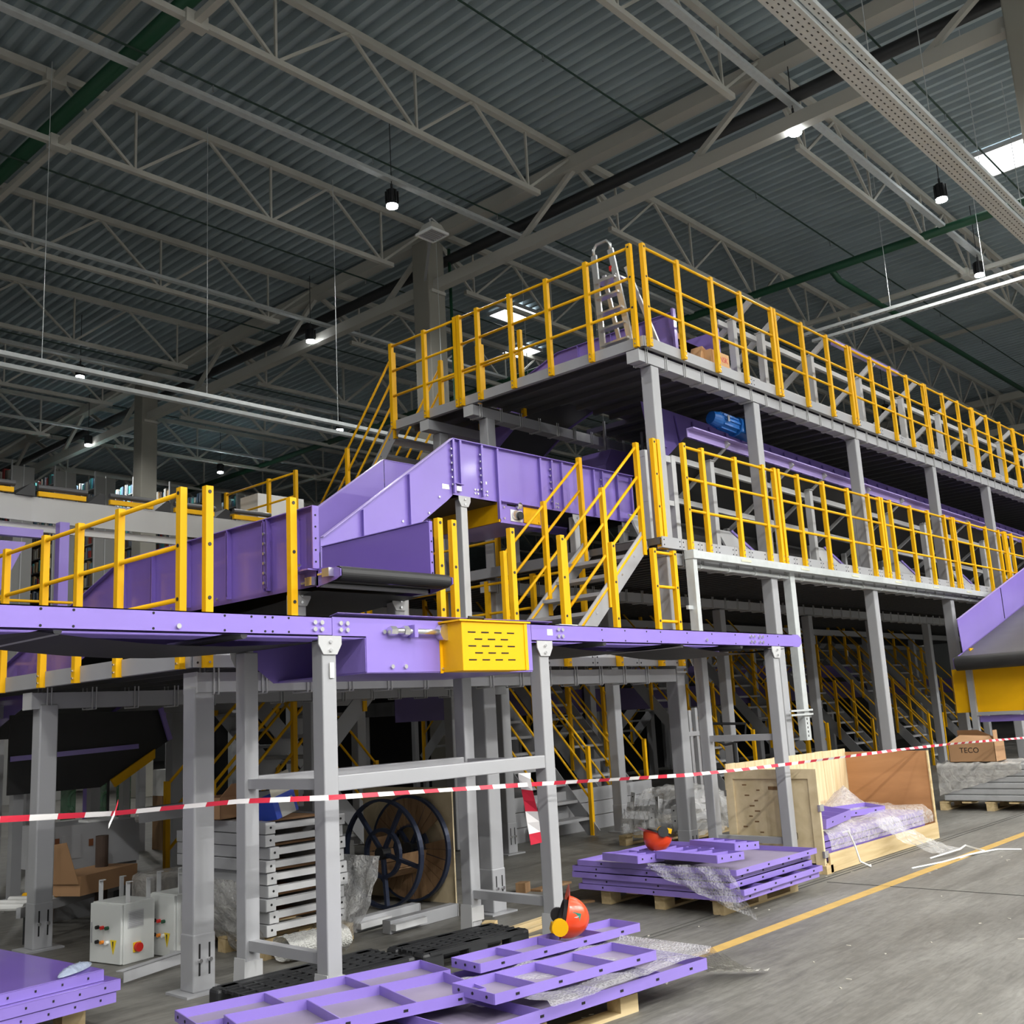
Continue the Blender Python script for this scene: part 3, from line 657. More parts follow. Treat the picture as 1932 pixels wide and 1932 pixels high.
B('screw_bracket', PURPLE, t, (4.47, 4.5, YF - .07, YF, 2.125, 2.205))
B('sticker', STK, t, (5.84, 5.90, YF - .002, YF, 2.17, 2.215), (3.845, 3.875, YF - .006, YF, 1.88, 1.97))
# yellow slotted guard
gd = MB().box(4.77, 5.40, YF - .19, YF - .002, 1.905, 2.225).build('drive_guard', YELLOW, t, bevel=.004)
B('guard_lid', YELLOW, t, (4.74, 5.43, YF - .205, YF, 2.225, 2.236))
B('guard_flange', YELLOW, t, (4.745, 4.77, YF - .006, YF + .0, 1.90, 2.23)); B('guard_flange', YELLOW, t, (5.37, 5.40, YF - .196, YF - .19, 1.905, 2.225))
sl = MB().box(-.035, .035, -.003, 0, -.004, .004).mesh('slot', DARK)
for r in range(5):
    n = 4 if r % 2 == 0 else 3
    for c in range(n): part(sl, 'slot', gd, (4.86 + .125 * c + (0 if n == 4 else .06), YF - .19, 2.155 - .045 * r))
bolts(t, [(4.76, YF - .006, z) for z in (1.93, 2.2)] + [(4.80, YF - .04, 2.236)], r=.008)
MB().path([(4.98, YF - .05, 2.236), (4.98, YF - .05, 2.27), (5.12, YF - .05, 2.27), (5.12, YF - .05, 2.236)], .010, 8).build('guard_handle', BLACK, t)
c = at(1060, 1172, y=5.2)
b_ = thing('tool_case', 'small white and blue box lying on the level conveyor', 'box', (c[0], 5.2, 2.225))
B('body', WHITE, b_, (c[0] - .10, c[0] + .12, 5.14, 5.26, 2.226, 2.275)); B('printed_side', mat('navy_print', (.02, .03, .2), .5), b_, (c[0] - .10, c[0] + .05, 5.138, 5.14, 2.232, 2.27)); B('red_mark', RED, b_, (c[0] - .05, c[0] + .0, 5.136, 5.138, 2.245, 2.258))
# --- generic plate sided conveyor along X or Y
def plate(t, name, axis, s, path, up_, down, mt=PURPLE, th=.006):
    """side plate at cross position s following path [(u, z)], from z-down to z+up"""
    for (u0, z0), (u1, z1) in zip(path[:-1], path[1:]):
        q = [(u0, z0 - down), (u1, z1 - down), (u1, z1 + up_), (u0, z0 + up_)]
        q = [(u, s, z) if axis == 'x' else (s, u, z) for u, z in q]
        MB().prism(q, (0, th, 0) if axis == 'x' else (th, 0, 0)).build(name, mt, t)
def capline(t, name, axis, s, path, dz, w, h, mt=PURPLE):
    for (u0, z0), (u1, z1) in zip(path[:-1], path[1:]):
        a, b = ((u0, s, z0 + dz), (u1, s, z1 + dz)) if axis == 'x' else ((s, u0, z0 + dz), (s, u1, z1 + dz))
        MB().bar(a, b, w, h).build(name, mt, t)
def beltpath(t, axis, s0, s1, path, th=.012, name='belt'):
    rows = [[(u, s0, z) if axis == 'x' else (s0, u, z), (u, s1, z) if axis == 'x' else (s1, u, z)] for u, z in path]
    MB().sheet(rows).sheet([[(p[0], p[1], p[2] - .10) for p in r] for r in rows]).build(name, BELT, t)
# --- dark purple cross conveyor ending over the level one
t = thing('feed_conveyor', 'deep sided purple feed conveyor whose black end roller overhangs the level conveyor', 'conveyor', (5.07, 8, ZL1))
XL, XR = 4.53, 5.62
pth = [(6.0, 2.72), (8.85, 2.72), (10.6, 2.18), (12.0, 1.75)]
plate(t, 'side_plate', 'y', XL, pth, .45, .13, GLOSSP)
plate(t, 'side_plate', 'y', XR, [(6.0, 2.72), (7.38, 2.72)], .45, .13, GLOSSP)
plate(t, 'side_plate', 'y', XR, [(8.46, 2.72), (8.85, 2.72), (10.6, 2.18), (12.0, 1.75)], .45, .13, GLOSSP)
capline(t, 'top_flange', 'y', XL - .02, pth, .45, .05, .006); capline(t, 'top_flange', 'y', XR, pth[:1] + [(7.38, 2.72)], .45, .02, .006)
beltpath(t, 'y', XL + .02, XR - .01, [(5.80, 2.70)] + pth)
for s in (XL, XR):
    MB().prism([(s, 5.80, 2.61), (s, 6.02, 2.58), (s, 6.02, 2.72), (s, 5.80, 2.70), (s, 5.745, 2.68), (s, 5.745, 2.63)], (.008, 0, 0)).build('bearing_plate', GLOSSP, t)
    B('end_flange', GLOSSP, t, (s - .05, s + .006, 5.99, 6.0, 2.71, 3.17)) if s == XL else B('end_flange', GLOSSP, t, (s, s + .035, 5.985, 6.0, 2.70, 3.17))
B('ledge', GLOSSP, t, (XL - .09, XL, 6.0, 6.22, 2.70, 2.71))
for y in (6.22, 6.58, 6.62, 7.12, 7.72, 8.30, 8.82): B('rib', GLOSSP, t, (XL - .045, XL, y - .004, y + .004, 2.62 if y != 6.22 else 2.70, 3.165), (XL - .045, XL - .04, y - .015, y + .015, 2.64 if y != 6.22 else 2.70, 3.15))
bolts(t, [(XL - .045, 6.60, 2.68 + .075 * k) for k in range(6)] + [(XL - .05, 6.14, 2.75), (XL - .01, 7.3, 2.64), (XL - .01, 8.0, 2.64)] + [(XL - .01, 8.86, 2.65 + .09 * k) for k in range(5)], d=(-1, 0, 0), r=.012)
bolts(t, [(XL - .025, 5.99, 2.76 + .085 * k) for k in range(5)] + [(XR + .02, 5.985, 2.75 + .085 * k) for k in range(5)], r=.008, l=.002, mt=DARK, name='hole')
MB().tube((XL + .02, 5.80, 2.655), (XR - .01, 5.80, 2.655), .052, 24).build('end_roller', BELT, t, smooth=False)
MB().tube((XL + .03, 6.02, 2.60), (XR - .02, 6.02, 2.60), .018, 12).build('snub_roller', GREY, t)
for y, z in ((5.86, 2.665), (6.06, 2.625)):
    B('bearing_block', CHROME, t, (XL - .045, XL, y - .04, y + .04, z - .03, z + .03)); MB().tube((XL - .02, y + .04, z), (XL - .02, y + .11, z), .012, 6).build('adjuster', CHROME, t)
rows = [[(XL + .05, 6.1 + .28 * i, 2.57 - .07 * math.sin(math.pi * i / 10)), (XR - .03, 6.1 + .28 * i, 2.57 - .07 * math.sin(math.pi * i / 10))] for i in range(11)]
MB().sheet(rows).build('return_belt', BELT, t)
for y in (6.35, 8.3):
    leg(t, XL + .06, y, ZL1, 2.59, foot=False); leg(t, XR - .06, y, ZL1, 2.59, foot=False)
    MB().box(XL + .1, XR - .1, y - .03, y + .03, 2.28, 2.34).build('cross_tie', GREY, t)
# --- light purple incline conveyor
t = thing('incline_conveyor', 'light purple incline conveyor rising from the feed conveyor to the middle deck', 'conveyor', (7.5, 7.9, ZL1))
Y0, Y1 = 7.4, 8.45
PI_ = [(5.62, 2.74), (7.29, 3.86)]; PL = [(7.29, 3.86), (10.42, 3.88)]
def side(y, th, face):
    MB().prism([(5.62, y, 2.64), (7.22, y, 3.78), (7.29, y, 3.84), (7.29, y, 4.43), (5.62, y, 3.25)], (0, th, 0)).build('incline_side_plate', PURPLE, t)
    MB().prism([(7.30, y, 3.85), (7.99, y, 3.85), (7.99, y, 3.645), (8.66, y, 3.645), (8.66, y, 3.86), (10.42, y, 3.86), (10.42, y, 4.45), (7.30, y, 4.43)], (0, th, 0)).build('level_side_plate', PURPLE, t)
side(Y0, .006, -1); side(Y1, .006, 1)
for y in (Y0 - .02, Y1 + .02):
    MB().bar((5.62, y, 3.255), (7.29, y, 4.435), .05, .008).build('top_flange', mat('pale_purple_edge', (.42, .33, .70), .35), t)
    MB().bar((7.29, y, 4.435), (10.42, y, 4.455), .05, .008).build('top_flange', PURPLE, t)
MB().sheet([[(u, Y0 + .02, z), (u, Y1 - .02, z)] for u, z in [(5.62, 2.80), (7.29, 3.95), (10.42, 3.97)]]).build('belt', BELT, t)
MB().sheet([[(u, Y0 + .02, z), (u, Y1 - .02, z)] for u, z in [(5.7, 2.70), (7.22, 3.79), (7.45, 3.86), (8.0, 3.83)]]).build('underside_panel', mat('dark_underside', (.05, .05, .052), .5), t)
def zline(x): return 2.64 + (x - 5.62) * .712
for x in (6.1, 6.69): B('rib', PURPLE, t, (x - .004, x + .004, Y0 - .04, Y0, zline(x) + .03, zline(x) + .575), (x - .014, x + .014, Y0 - .042, Y0 - .038, zline(x) + .03, zline(x) + .575))
for x, zb in ((7.30, 3.86), (7.40, 3.96), (7.72, 3.87), (7.96, 3.66), (8.66, 3.66), (8.86, 3.87), (9.04, 3.87), (9.63, 3.87), (9.80, 3.87), (10.1, 3.87), (10.38, 3.87)):
    B('rib', PURPLE, t, (x - .004, x + .004, Y0 - .04, Y0, zb, 4.43), (x - .014, x + .014, Y0 - .042, Y0 - .038, zb, 4.43))
B('ledge', PURPLE, t, (7.30, 7.42, Y0 - .06, Y0, 3.955, 3.963), (7.98, 8.66, Y0 - .05, Y0, 3.852, 3.86))
for xx in (7.28, 7.70, 8.84, 9.78): bolts(t, [(xx, Y0 - .02, 3.95 + .075 * k) for k in range(6)], r=.012)
bolts(t, [(x, Y0, z) for x in (7.62, 7.66, 7.76, 7.80, 8.92, 8.96) for z in (3.90, 3.94)] + [(8.05, Y0, 3.80), (8.05, Y0, 3.68), (8.6, Y0, 3.68), (8.2, Y0, 3.86), (8.4, Y0, 3.86), (6.95, Y0, 3.62), (7.1, Y0, 3.80), (6.6, Y0, 3.5)], r=.012)
B('drive_hood', YELLOW, t, (7.97, 8.0, Y0 + .0, Y1, 3.635, 3.85)); MB().box(8.36, 8.64, Y0 - .012, Y0, 3.66, 3.84).build('cover_plate', YELLOW, t, bevel=.01)
B('hood_underside', PURPLE, t, (7.99, 8.66, Y0, Y1, 3.63, 3.645)); B('hood_end', PURPLE, t, (8.655, 8.66, Y0, Y1, 3.645, 3.85))
MB().box(8.15, 8.34, Y0 - .008, Y0, 3.66, 3.79).build('bearing_plate', WHITE, t, bevel=.01)
MB().tube((8.27, Y0, 3.725), (8.27, Y0 - .05, 3.725), .045, 16).build('bearing', BLACK, t); MB().tube((8.22, Y0, 3.73), (8.22, Y0 - .03, 3.73), .05, 12).build('bearing_seat', CHROME, t)
B('slide_slot', DARK, t, (8.11, 8.25, Y0 - .003, Y0, 3.825, 3.845)); MB().tube((8.27, Y0, 3.835), (8.27, Y0 - .05, 3.835), .035, 12).build('tension_bolt', CHROME, t)
B('sticker', STK, t, (7.79, 7.81, Y0 - .002, Y0, 4.02, 4.05), (5.80, 5.85, Y0 - .002, Y0, 2.93, 2.98))
B('chrome_plate', CHROME, t, (7.15, 7.25, Y0 - .004, Y0, 3.895, 3.945)); B('chrome_block', CHROME, t, (7.33, 7.40, Y0 - .03, Y0, 3.89, 3.94))
MB().tube((10.42, Y0 + .02, 3.92), (10.42, Y1 - .02, 3.92), .06, 20).build('end_roller', BELT, t)
MB().prism([(10.42, Y0, 3.86), (10.62, Y0, 3.87), (10.62, Y0, 3.96), (10.42, Y0, 3.98)], (0, .006, 0)).build('end_bracket', PURPLE, t)
for x in (7.46, 9.3, 10.25):
    for y, fc in ((Y0 + .05, -1), (Y1 - .05, 1)):
        leg(t, x, y, ZL1 if x < 9.16 else ZL2, 3.85, foot=False, w=.045, face=fc, mt=LIGHTGREY)
MB().box(7.43, 7.49, Y0 + .1, Y1 - .1, 2.9, 2.96).build('cross_tie', GREY, t)
# --- sorting lines on the decks: tilted purple edge, posts and struts
def sorter_line(label, z0, x0, x1, xs, zf, slope, wall, yp=6.85):
    """posts on the deck carry struts leaning towards the aisle; a purple edge rail runs along their tips"""
    t = thing('sorting_line', label, 'conveyor', ((x0 + x1) / 2, yp, z0))
    zz = lambda x: zf - slope * (x - x0)
    for x in xs:
        zt = zz(x) - .17
        o = MB().box(x - .045, x + .045, yp - .045, yp + .045, z0, zt).build('support_post', LIGHTGREY, t)
        MB().box(x - .06, x + .06, yp - .06, yp + .06, zt, zt + .012).tube((x, yp, zt), (x, yp, zt + .07), .014, 8).build('post_cap', LIGHTGREY, o)
        MB().bar((x + .08, yp + .95, zt - .65), (x + .08, yp - .26, zt + .22), .045, .08).build('strut', LIGHTGREY, t)
        MB().box(x - .035, x + .035, yp + .8, yp + .87, z0, zt - .55).build('rear_post', LIGHTGREY, t)
    MB().bar((x0, yp + .06, zz(x0) - .24), (x1, yp + .06, zz(x1) - .24), .05, .07).build('post_rail', LIGHTGREY, t)
    MB().bar((x0, yp + .45, zz(x0) - .62), (x1, yp + .45, zz(x1) - .62), .05, .07).build('lower_rail', LIGHTGREY, t)
    if wall:
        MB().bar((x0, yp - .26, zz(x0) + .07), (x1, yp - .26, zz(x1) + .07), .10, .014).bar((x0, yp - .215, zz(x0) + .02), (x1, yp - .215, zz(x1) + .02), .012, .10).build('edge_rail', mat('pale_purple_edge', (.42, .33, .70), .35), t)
        a, b = Vector((x0, yp + .32, zz(x0) - .10)), Vector((x1, yp + .32, zz(x1) - .10)); h = Vector((0, .10, .68))
        MB().prism([a, b, b + h, a + h], (0, .01, 0)).build('side_wall', PURPLE, t)
        hm = MB().bar((0, -.012, .10), (0, .07, .62), .05, .02, up=(0, -1, 0)).mesh('wall_rib', PURPLE)
        n = int((x1 - x0) / .42)
        for i in range(n):
            x = x0 + .3 + i * .42; part(hm, 'wall_rib', t, (x, yp + .32, zz(x) - .10))
        MB().sheet([[(x0, yp - .18, zz(x0) - .03), (x0, yp + .9, zz(x0) - .75)], [(x1, yp - .18, zz(x1) - .03), (x1, yp + .9, zz(x1) - .75)]]).build('belt_underside', BELT, t)
        MB().box(x0, x1, yp + .9, yp + .93, z0 + .4, zz(x1) + .2).build('dark_backing', BELT, t)  # added dark sheet, blocks the view behind the sorting line
    return t
s2 = [9.98, 11.4, 13.1, 14.1, 15.6, 16.9, 18.4, 19.9, 21.4, 22.9, 24.4, 26, 27.6, 29.2, 31]
sorter_line('long sorting line with purple edge rail between the two upper decks', ZL2, 10.6, 36, s2[1:], 4.86, .018, True)
t = thing('support_trestle', 'pale grey support frame beside the corner column on the middle deck', 'frame', (9.98, 6.85, ZL2))
for x in (9.95, 10.5): B('post', LIGHTGREY, t, (x - .045, x + .045, 6.8, 6.9, ZL2, 4.6))
B('cross_bar', LIGHTGREY, t, (9.9, 10.55, 6.81, 6.89, 4.52, 4.6), (9.9, 10.55, 6.81, 6.89, 3.98, 4.04))
# chutes at foot of the sorting line
for k, x in enumerate([10.2, 12.2, 15.0, 18.0, 20.8, 23.8, 26.8]):
    t = thing('sorting_chute', 'sloping grey chute with purple cheek on the middle deck, %s from the corner' % ordn(k), 'chute', (x, 7.3, ZL2), group='chutes on the middle deck')
    MB().prism([(x, 7.05, ZL2 + .02), (x + 1.0, 7.05, ZL2 + .02), (x + .35, 7.3, ZL2 + .55), (x, 7.3, ZL2 + .55)], (0, .03, 0)).build('chute_face', LIGHTGREY, t)
    MB().bar((x + 1.0, 7.04, ZL2 + .02), (x + .35, 7.29, ZL2 + .56), .03, .03).build('cheek', PURPLE, t)
    B('chute_step', LIGHTGREY, t, (x - .05, x + .9, 7.2, 7.5, ZL2 + .2, ZL2 + .215))
us_ = [11.98, 12.75, 14.23, 15.9, 17.6, 19.3, 21, 22.7, 24.4, 26.1, 27.8, 29.5]
sorter_line('row of grey strutted supports standing on the upper deck', ZU, 11.7, 31, us_, 6.85, .0, False, yp=6.65)
tag(MB().bar((14.6, 6.42, 6.93), (17.0, 6.42, 6.93), .07, .07).build('edge_rail', PURPLE), 'lone purple edge rail lying across the upper deck struts', 'rail')
# blue gear motor
c = Vector((11.45, 6.55, 5.12))
t = thing('gear_motor', 'bright blue gear motor hung under the upper deck', 'motor', c)
d1 = Vector((.8, -.2, -.15)).normalized()
MB().tube(c + d1 * .12, c - d1 * .20, .095, 18).build('motor_body', BLUE, t, smooth=False)
MB().tube(c - d1 * .20, c - d1 * .30, .105, 18, .085).build('fan_cover', BLUE, t)
for i in range(10): MB().obox(c - d1 * .04 + Vector((0, .1 * math.cos(i * .63), .1 * math.sin(i * .63))), d1 * .13, Vector((0, .012, 0)), Vector((0, 0, .012))).build('cooling_fin', BLUE, t)
MB().obox(c + d1 * .30, d1 * .17, Vector((0, .11, 0)), Vector((.02, 0, .10))).build('gearbox', BLUE, t, bevel=.02)
MB().tube(c + d1 * .13, c + d1 * .15, .13, 16).build('flange', BLUE, t)
B('nameplate', CHROME, t, (c.x - .15, c.x - .11, c.y - .10, c.y - .09, c.z - .01, c.z + .07))
# ------------------------------------------------------------------ things on the floor
def frame_mat(p, ang, z): return Matrix.Translation(Vector((p[0], p[1], z))) @ Matrix.Rotation(ang, 4, 'Z')
class Loc:
    """thing with its own rotated frame; geometry is given in local coordinates"""
    def __init__(s, name, label, cat, p, z=0.0, ang=0.0, group=None, tilt=(0, 0)):
        s.M = frame_mat(p, ang, z) @ Matrix.Rotation(tilt[0], 4, 'X') @ Matrix.Rotation(tilt[1], 4, 'Y')
        s.o = thing(name, label, cat, group=group, M=s.M)
    def add(s, name, mt, mb, parent=None, smooth=False, bevel=0.0):
        mb.v = [tuple(s.M @ Vector(p)) for p in mb.v]
        return mb.build(name, mt, parent or s.o, smooth=smooth, bevel=bevel)
    def box(s, name, mt, *bs, parent=None, bevel=0.0):
        mb = MB()
        for b in bs: mb.box(*b)
        return s.add(name, mt, mb, parent, bevel=bevel)
DUSTP = mat('dusty_purple', (.27, .23, .33), .6, var=.12, vscale=5)
def tray_panel(label, p, ang, L, W, z, ribs, H=.05, inset=0.0, group='loose purple panels', slope=0, tilt=(0, 0), face_up=True, holes=True, bevel_end=True):
    q = Loc('purple_tray', label, 'panel', p, z, ang, group, tilt)
    q.box('pan', DUSTP if face_up else PURPLE, (0, L, 0, W, 0 if face_up else H - .004, .004 if face_up else H))
    q.box('long_flange', PURPLE, (0, L, -.004, 0, 0, H)); q.box('long_flange', PURPLE, (0, L, W, W + .004, 0, H))
    for x in (0, L): q.box('end_flange', PURPLE, (x - .003, x + .003, 0, W, 0, H))
    for x in ribs: q.box('rib', PURPLE, (x - .003, x + .003, .004, W - .004, .004, H * .92))
    if holes:
        mb = MB()
        n = max(2, int(L / .28))
        for k in range(n): mb.box(L * (k + .5) / n - .012, L * (k + .5) / n + .012, -.0062, -.0042, H * .5 - .006, H * .5 + .006)
        for k in range(3): mb.tube((-.0035, W * (k + .5) / 3, H * .55), (-.0055, W * (k + .5) / 3, H * .55), .008, 8)
        q.add('holes', DARK, mb)
    return q
# --- stack in front
A5 = math.radians(-12.5); A6 = math.radians(-16); AE = math.radians(-5.5)
tray_panel('long purple panel with two ribs at the back left of the front pile', (2.86, 4.80), A5, 1.42, .33, .19, (.47, .94))
tray_panel('wide purple panel with two ribs lying before the long one in the front pile', (2.86, 4.32), A6, 1.20, .46, .20, (.42, .82), H=.055)
tray_panel('big bottom purple panel of the front pile, reaching out over the floor', (2.75, 3.76), AE, 2.58, .95, .135, (.4, .85, 1.3, 1.75, 2.2), H=.06)
tray_panel('narrow purple panel under the orange helmet with the emblem', (4.28, 4.29), math.radians(-6), 1.30, .25, .235, (.33, .66, .98), H=.05)
tray_panel('narrow purple panel lying on the bubble wrap', (3.86, 3.78), math.radians(-7.5), 1.15, .34, .235, (.28, .56, .84), H=.05)
def wood_pallet(label, p, ang, L=1.2, W=.8, z=0, group='wooden pallets', nb=3):
    q = Loc('wooden_pallet', label, 'pallet', p, z, ang, group)
    for y in (0, W / 2 - .05, W - .1):
        for x in (0, L / 2 - .07, L - .14): q.box('block', PINE, (x, x + .14, y, y + .1, .018, .095))
        q.box('bottom_board', PINE, (0, L, y, y + .1, 0, .018))
    for k in range(5): q.box('top_board', PINE, (0, L, k * (W - .12) / 4, k * (W - .12) / 4 + .12, .098, .118))
    return q
wood_pallet('wooden pallet under the front pile of purple panels', (3.35, 3.80), AE, 1.5, .8)
# bubble wrap
def noise(x, y): return math.sin(7 * x + 3 * y) * .5 + math.sin(13 * y - 5 * x) * .3 + math.sin(23 * x + 17 * y) * .2
def wrap_sheet(name, label, fn, nu, nv, mt, cat='plastic wrap', smooth=True):
    o = MB().sheet([[fn(i / nu, j / nv) for j in range(nv + 1)] for i in range(nu + 1)]).build(name, mt, smooth=smooth)
    return tag(o, label, cat)
def bub(u, v):
    x = 4.02 + 1.46 * u + .1 * v * (1 - u); y = 3.54 + (.80 - .14 * u) * v - .03 * u
    z = .215 + .035 * abs(noise(x, y)) * (1 if .04 < v < .96 else .3)
    if u > .93: z = .25 - (u - .93) * 1.2
    return (x, y, z)
wrap_sheet('bubble_wrap', 'bubble wrap spread over the front pile of purple panels', bub, 60, 36, BUBBLE)
def tail(u, v):
    a = Vector((5.46, 3.47 + .30 * v, .175)); b = Vector((5.92 - .2 * v, 3.46 + .28 * v, .012))
    p = a.lerp(b, u); p.z = .175 * (1 - u) ** 1.8 + .012 + .02 * abs(noise(u * 2, v)); return tuple(p)
wrap_sheet('bubble_wrap', 'pale end of bubble wrap drooping to the floor by the yellow line', tail, 18, 12, plastic('pale_bubble', (.80, .78, .70), .6, bubble=60))
# --- hard hats
def helmet(label, p, z, rot, emblem):
    M0 = Matrix.Translation(Vector((p[0], p[1], z))) @ rot
    t = thing('hard_hat', label, 'helmet', M=M0)
    def put(name, mt, mb, smooth=True, parent=None):
        mb.v = [tuple(M0 @ Vector(q)) for q in mb.v]; return mb.build(name, mt, parent or t, smooth=smooth)
    rows = []
    for i in range(11):
        th = math.pi / 2 * i / 10
        row = []
        for j in range(33):
            a = 2 * math.pi * j / 32; rx, ry = .125, .105
            rid = 1 + .035 * max(0, math.cos(a * 2)) * 0 + (.03 if abs(math.sin(a)) < .18 else 0) * math.sin(th)
            row.append((rx * math.cos(a) * math.cos(th) * rid, ry * math.sin(a) * math.cos(th) * rid, .145 * math.sin(th) * rid))
        rows.append(row)
    put('shell', ORANGE, MB().sheet(rows))
    br = [[], []]
    for j in range(33):
        a = 2 * math.pi * j / 32; ext = .055 * max(0, math.cos(a)) + .012
        br[0].append((.124 * math.cos(a), .104 * math.sin(a), .004)); br[1].append(((.124 + ext) * math.cos(a), (.104 + ext * .6) * math.sin(a), -.012 * max(0, math.cos(a)) - .004))
    put('brim', ORANGE, MB().sheet(br))
    put('head_band', BLACK, MB().ring((0, 0, -.005), (0, 0, 1), .088, .098, .045, 24))
    put('chin_pad', YELLOW, MB().box(-.10, -.055, -.06, .06, -.07, -.03), False)
    put('ear_cup', BLACK, MB().tube((-.02, -.10, -.03), (-.02, -.13, -.03), .045, 16), False)
    put('ear_cup', YELLOW, MB().tube((-.05, .085, -.03), (-.05, .12, -.03), .05, 16), False)
    if emblem:
        e = []
        for q in ((-.022, -.026), (.022, -.026), (.022, .026), (-.022, .026)):
            y, zz = q; x = .03; e.append((x + y, .094 - abs(zz - .0) * .6 - (zz > 0) * .008, .055 + zz))
        put('emblem', mat('green_emblem', (.02, .28, .20), .4), MB().prism([(a, b + .014, c) for a, b, c in e], (0, .002, .0)), False)
        put('emblem_mark', WHITE, MB().prism([(.024, .104, .04), (.034, .106, .055), (.040, .099, .07), (.026, .100, .06)], (0, .003, 0)), False)
    return t
def axes(x, z):
    z = Vector(z).normalized(); x = Vector(x); x = (x - z * x.dot(z)).normalized(); y = z.cross(x)
    return Matrix(((x.x, y.x, z.x, 0), (x.y, y.y, z.y, 0), (x.z, y.z, z.z, 0), (0, 0, 0, 1)))
helmet('orange hard hat with a green emblem, lying on the front panels', (5.10, 4.36), .385, axes((.22, -.24, .9), (.62, -.60, -.25)), True)
helmet('orange hard hat upside down with yellow ear cup, on the square pile of panels', (7.60, 5.40), .545, axes((-.55, .62, .45), (-.28, .16, -1)), False)
# --- square pile of panels
wood_pallet('wooden pallet under the square pile of purple panels', (7.30, 4.62), 0, 1.2, 1.2)
offs = [(0, 0, 0), (.02, -.04, .6), (-.03, .05, -.4), (.015, .06, .5), (.0, .0, 0)]
for k, (dx, dy, da) in enumerate(offs):
    tray_panel(['bottom', 'second', 'third', 'fourth', 'top'][k] + ' large purple panel of the square pile' + (' with upright ribs along its back edge' if k == 4 else ', counted from below' if k else ', on the pallet'), (7.23 + dx, 4.44 + dy), math.radians(da), 1.32, 1.56, .12 + .048 * k, (.33, .66, .99) if k < 4 else (), H=.044, group='square pile of purple panels')
zt = .36
for k, (p, a, L, W, tl) in enumerate([((7.38, 5.2), 80, .42, .3, .05), ((7.75, 4.95), 82, .55, .32, -.04), ((7.55, 4.55), 84, .62, .34, .03), ((8.05, 4.7), 80, .5, .3, .05)]):
    tray_panel('small ribbed purple panel lying on the square pile, %s from the helmet' % ordn(k), p, math.radians(a), L, W, zt + .005 + .012 * k, (L * .25, L * .5, L * .75), H=.06, group='small panels on the square pile', tilt=(tl, 0))
for k in range(6):
    pass
def bw2(u, v):
    y = 4.48 + .75 * u; x = 7.22 - .02 - .03 * noise(u * 3, v); z = .37 - v * (.40 * (1 - u) * .8 + .04) + .004
    return (x - .05 * v + .01 * noise(u * 4, v * 3), y - .25 * v * (1 - u), max(.02, z))
wrap_sheet('bubble_wrap', 'grey bubble wrap hanging off the front of the square pile', bw2, 24, 16, plastic('thin_bubble', (.75, .75, .78), .30, bubble=60))
# --- barrier tape
tp = [at(px, py, y=4.85) for px, py in ((-60, 1550), (0, 1546), (210, 1535), (450, 1512), (620, 1505), (800, 1493), (1000, 1480), (1150, 1471), (1300, 1462), (1400, 1452), (1500, 1440), (1600, 1427), (1700, 1414), (1800, 1403), (1932, 1392), (2000, 1388))]
def tape_obj(name, label, pts, width, step=.12, tw=1.5, face=None):
    P = [Vector(p) for p in pts]; dense = []
    for a, b in zip(P[:-1], P[1:]):
        n = max(1, int((b - a).length / (step / 2)))
        dense += [a.lerp(b, i / n) for i in range(n)]
    dense.append(P[-1]); vs = []; fs = []; mi = []
    for i, p in enumerate(dense):
        d = (dense[min(i + 1, len(dense) - 1)] - dense[max(i - 1, 0)]).normalized()
        a = tw * math.sin(i * .11); side = Vector((0, 0, 1)) * math.cos(a * .45) + d.cross(Vector((0, 0, 1))) * math.sin(a * .45)
        if face: side = (Vector(face) + d.cross(Vector(face)) * .5 * math.sin(i * .7)).normalized()
        vs += [p - side * width / 2, p + side * width / 2]
    for i in range(len(dense) - 1): fs.append((2 * i, 2 * i + 1, 2 * i + 3, 2 * i + 2)); mi.append((i // 2) % 2)
    mb = MB(); mb.add(vs, fs); o = mb.build(name, mat('tape_white', (.85, .83, .82), .5)); o.data.materials.append(mat('tape_red', (.62, .02, .05), .5))
    for p, k in zip(o.data.polygons, mi): p.material_index = k
    return tag(o, label, 'tape')
tape_obj('barrier_tape', 'red and white barrier tape stretched across the whole front', tp, .028)
c = at(213, 1533, y=4.84)
tape_obj('barrier_tape', 'short knotted end of barrier tape at the left', [(c[0] - .03, c[1] - .02, c[2] - .06), (c[0], c[1] - .02, c[2]), (c[0] + .015, c[1] - .02, c[2] + .05)], .022, .05)
a, b = at(990, 1470, y=4.86), at(1012, 1592, y=4.9)
tape_obj('barrier_tape', 'end of barrier tape hanging down from a knot', [Vector(a) + V(0, 0, .04), Vector(a), Vector(a).lerp(Vector(b), .5) + V(.01, 0, 0), b], .085, .13, face=(.68, -.73, 0))
# --- open plywood crate
q = Loc('wooden_crate', 'open plywood crate with one side off, full of wrapped purple panels', 'crate', (9.41, 4.80), -.025, 0)
q.box('skid', PINE, (0, 2.72, .02, .12, 0, .09)); q.box('skid', PINE, (0, 2.72, .9, 1.0, 0, .09)); q.box('near_skid_block', PINE, (-.04, .1, -.02, .12, 0, .10))
q.box('floor_board', PINE, (0, 2.72, 0, 1.0, .09, .115)); q.box('edge_board', PINE, (.05, 2.72, -.02, 0, .03, .20))
o = q.box('end_panel', PLY, (0, .012, 0, 1.0, .08, .98))
q.box('batten', PLY, (-.02, 0, 0, .09, .08, .98), parent=o); q.box('batten', PLY, (-.02, 0, .91, 1.0, .08, .98), parent=o); q.box('batten', PLY, (-.02, 0, .09, .91, .89, .98), parent=o)
for y, z in ((.0, .62), (1.0, .75), (0, .2)): q.box('corner_clip', CHROME, (-.03, .05, y - .012, y + .012, z - .03, z + .03), parent=o)
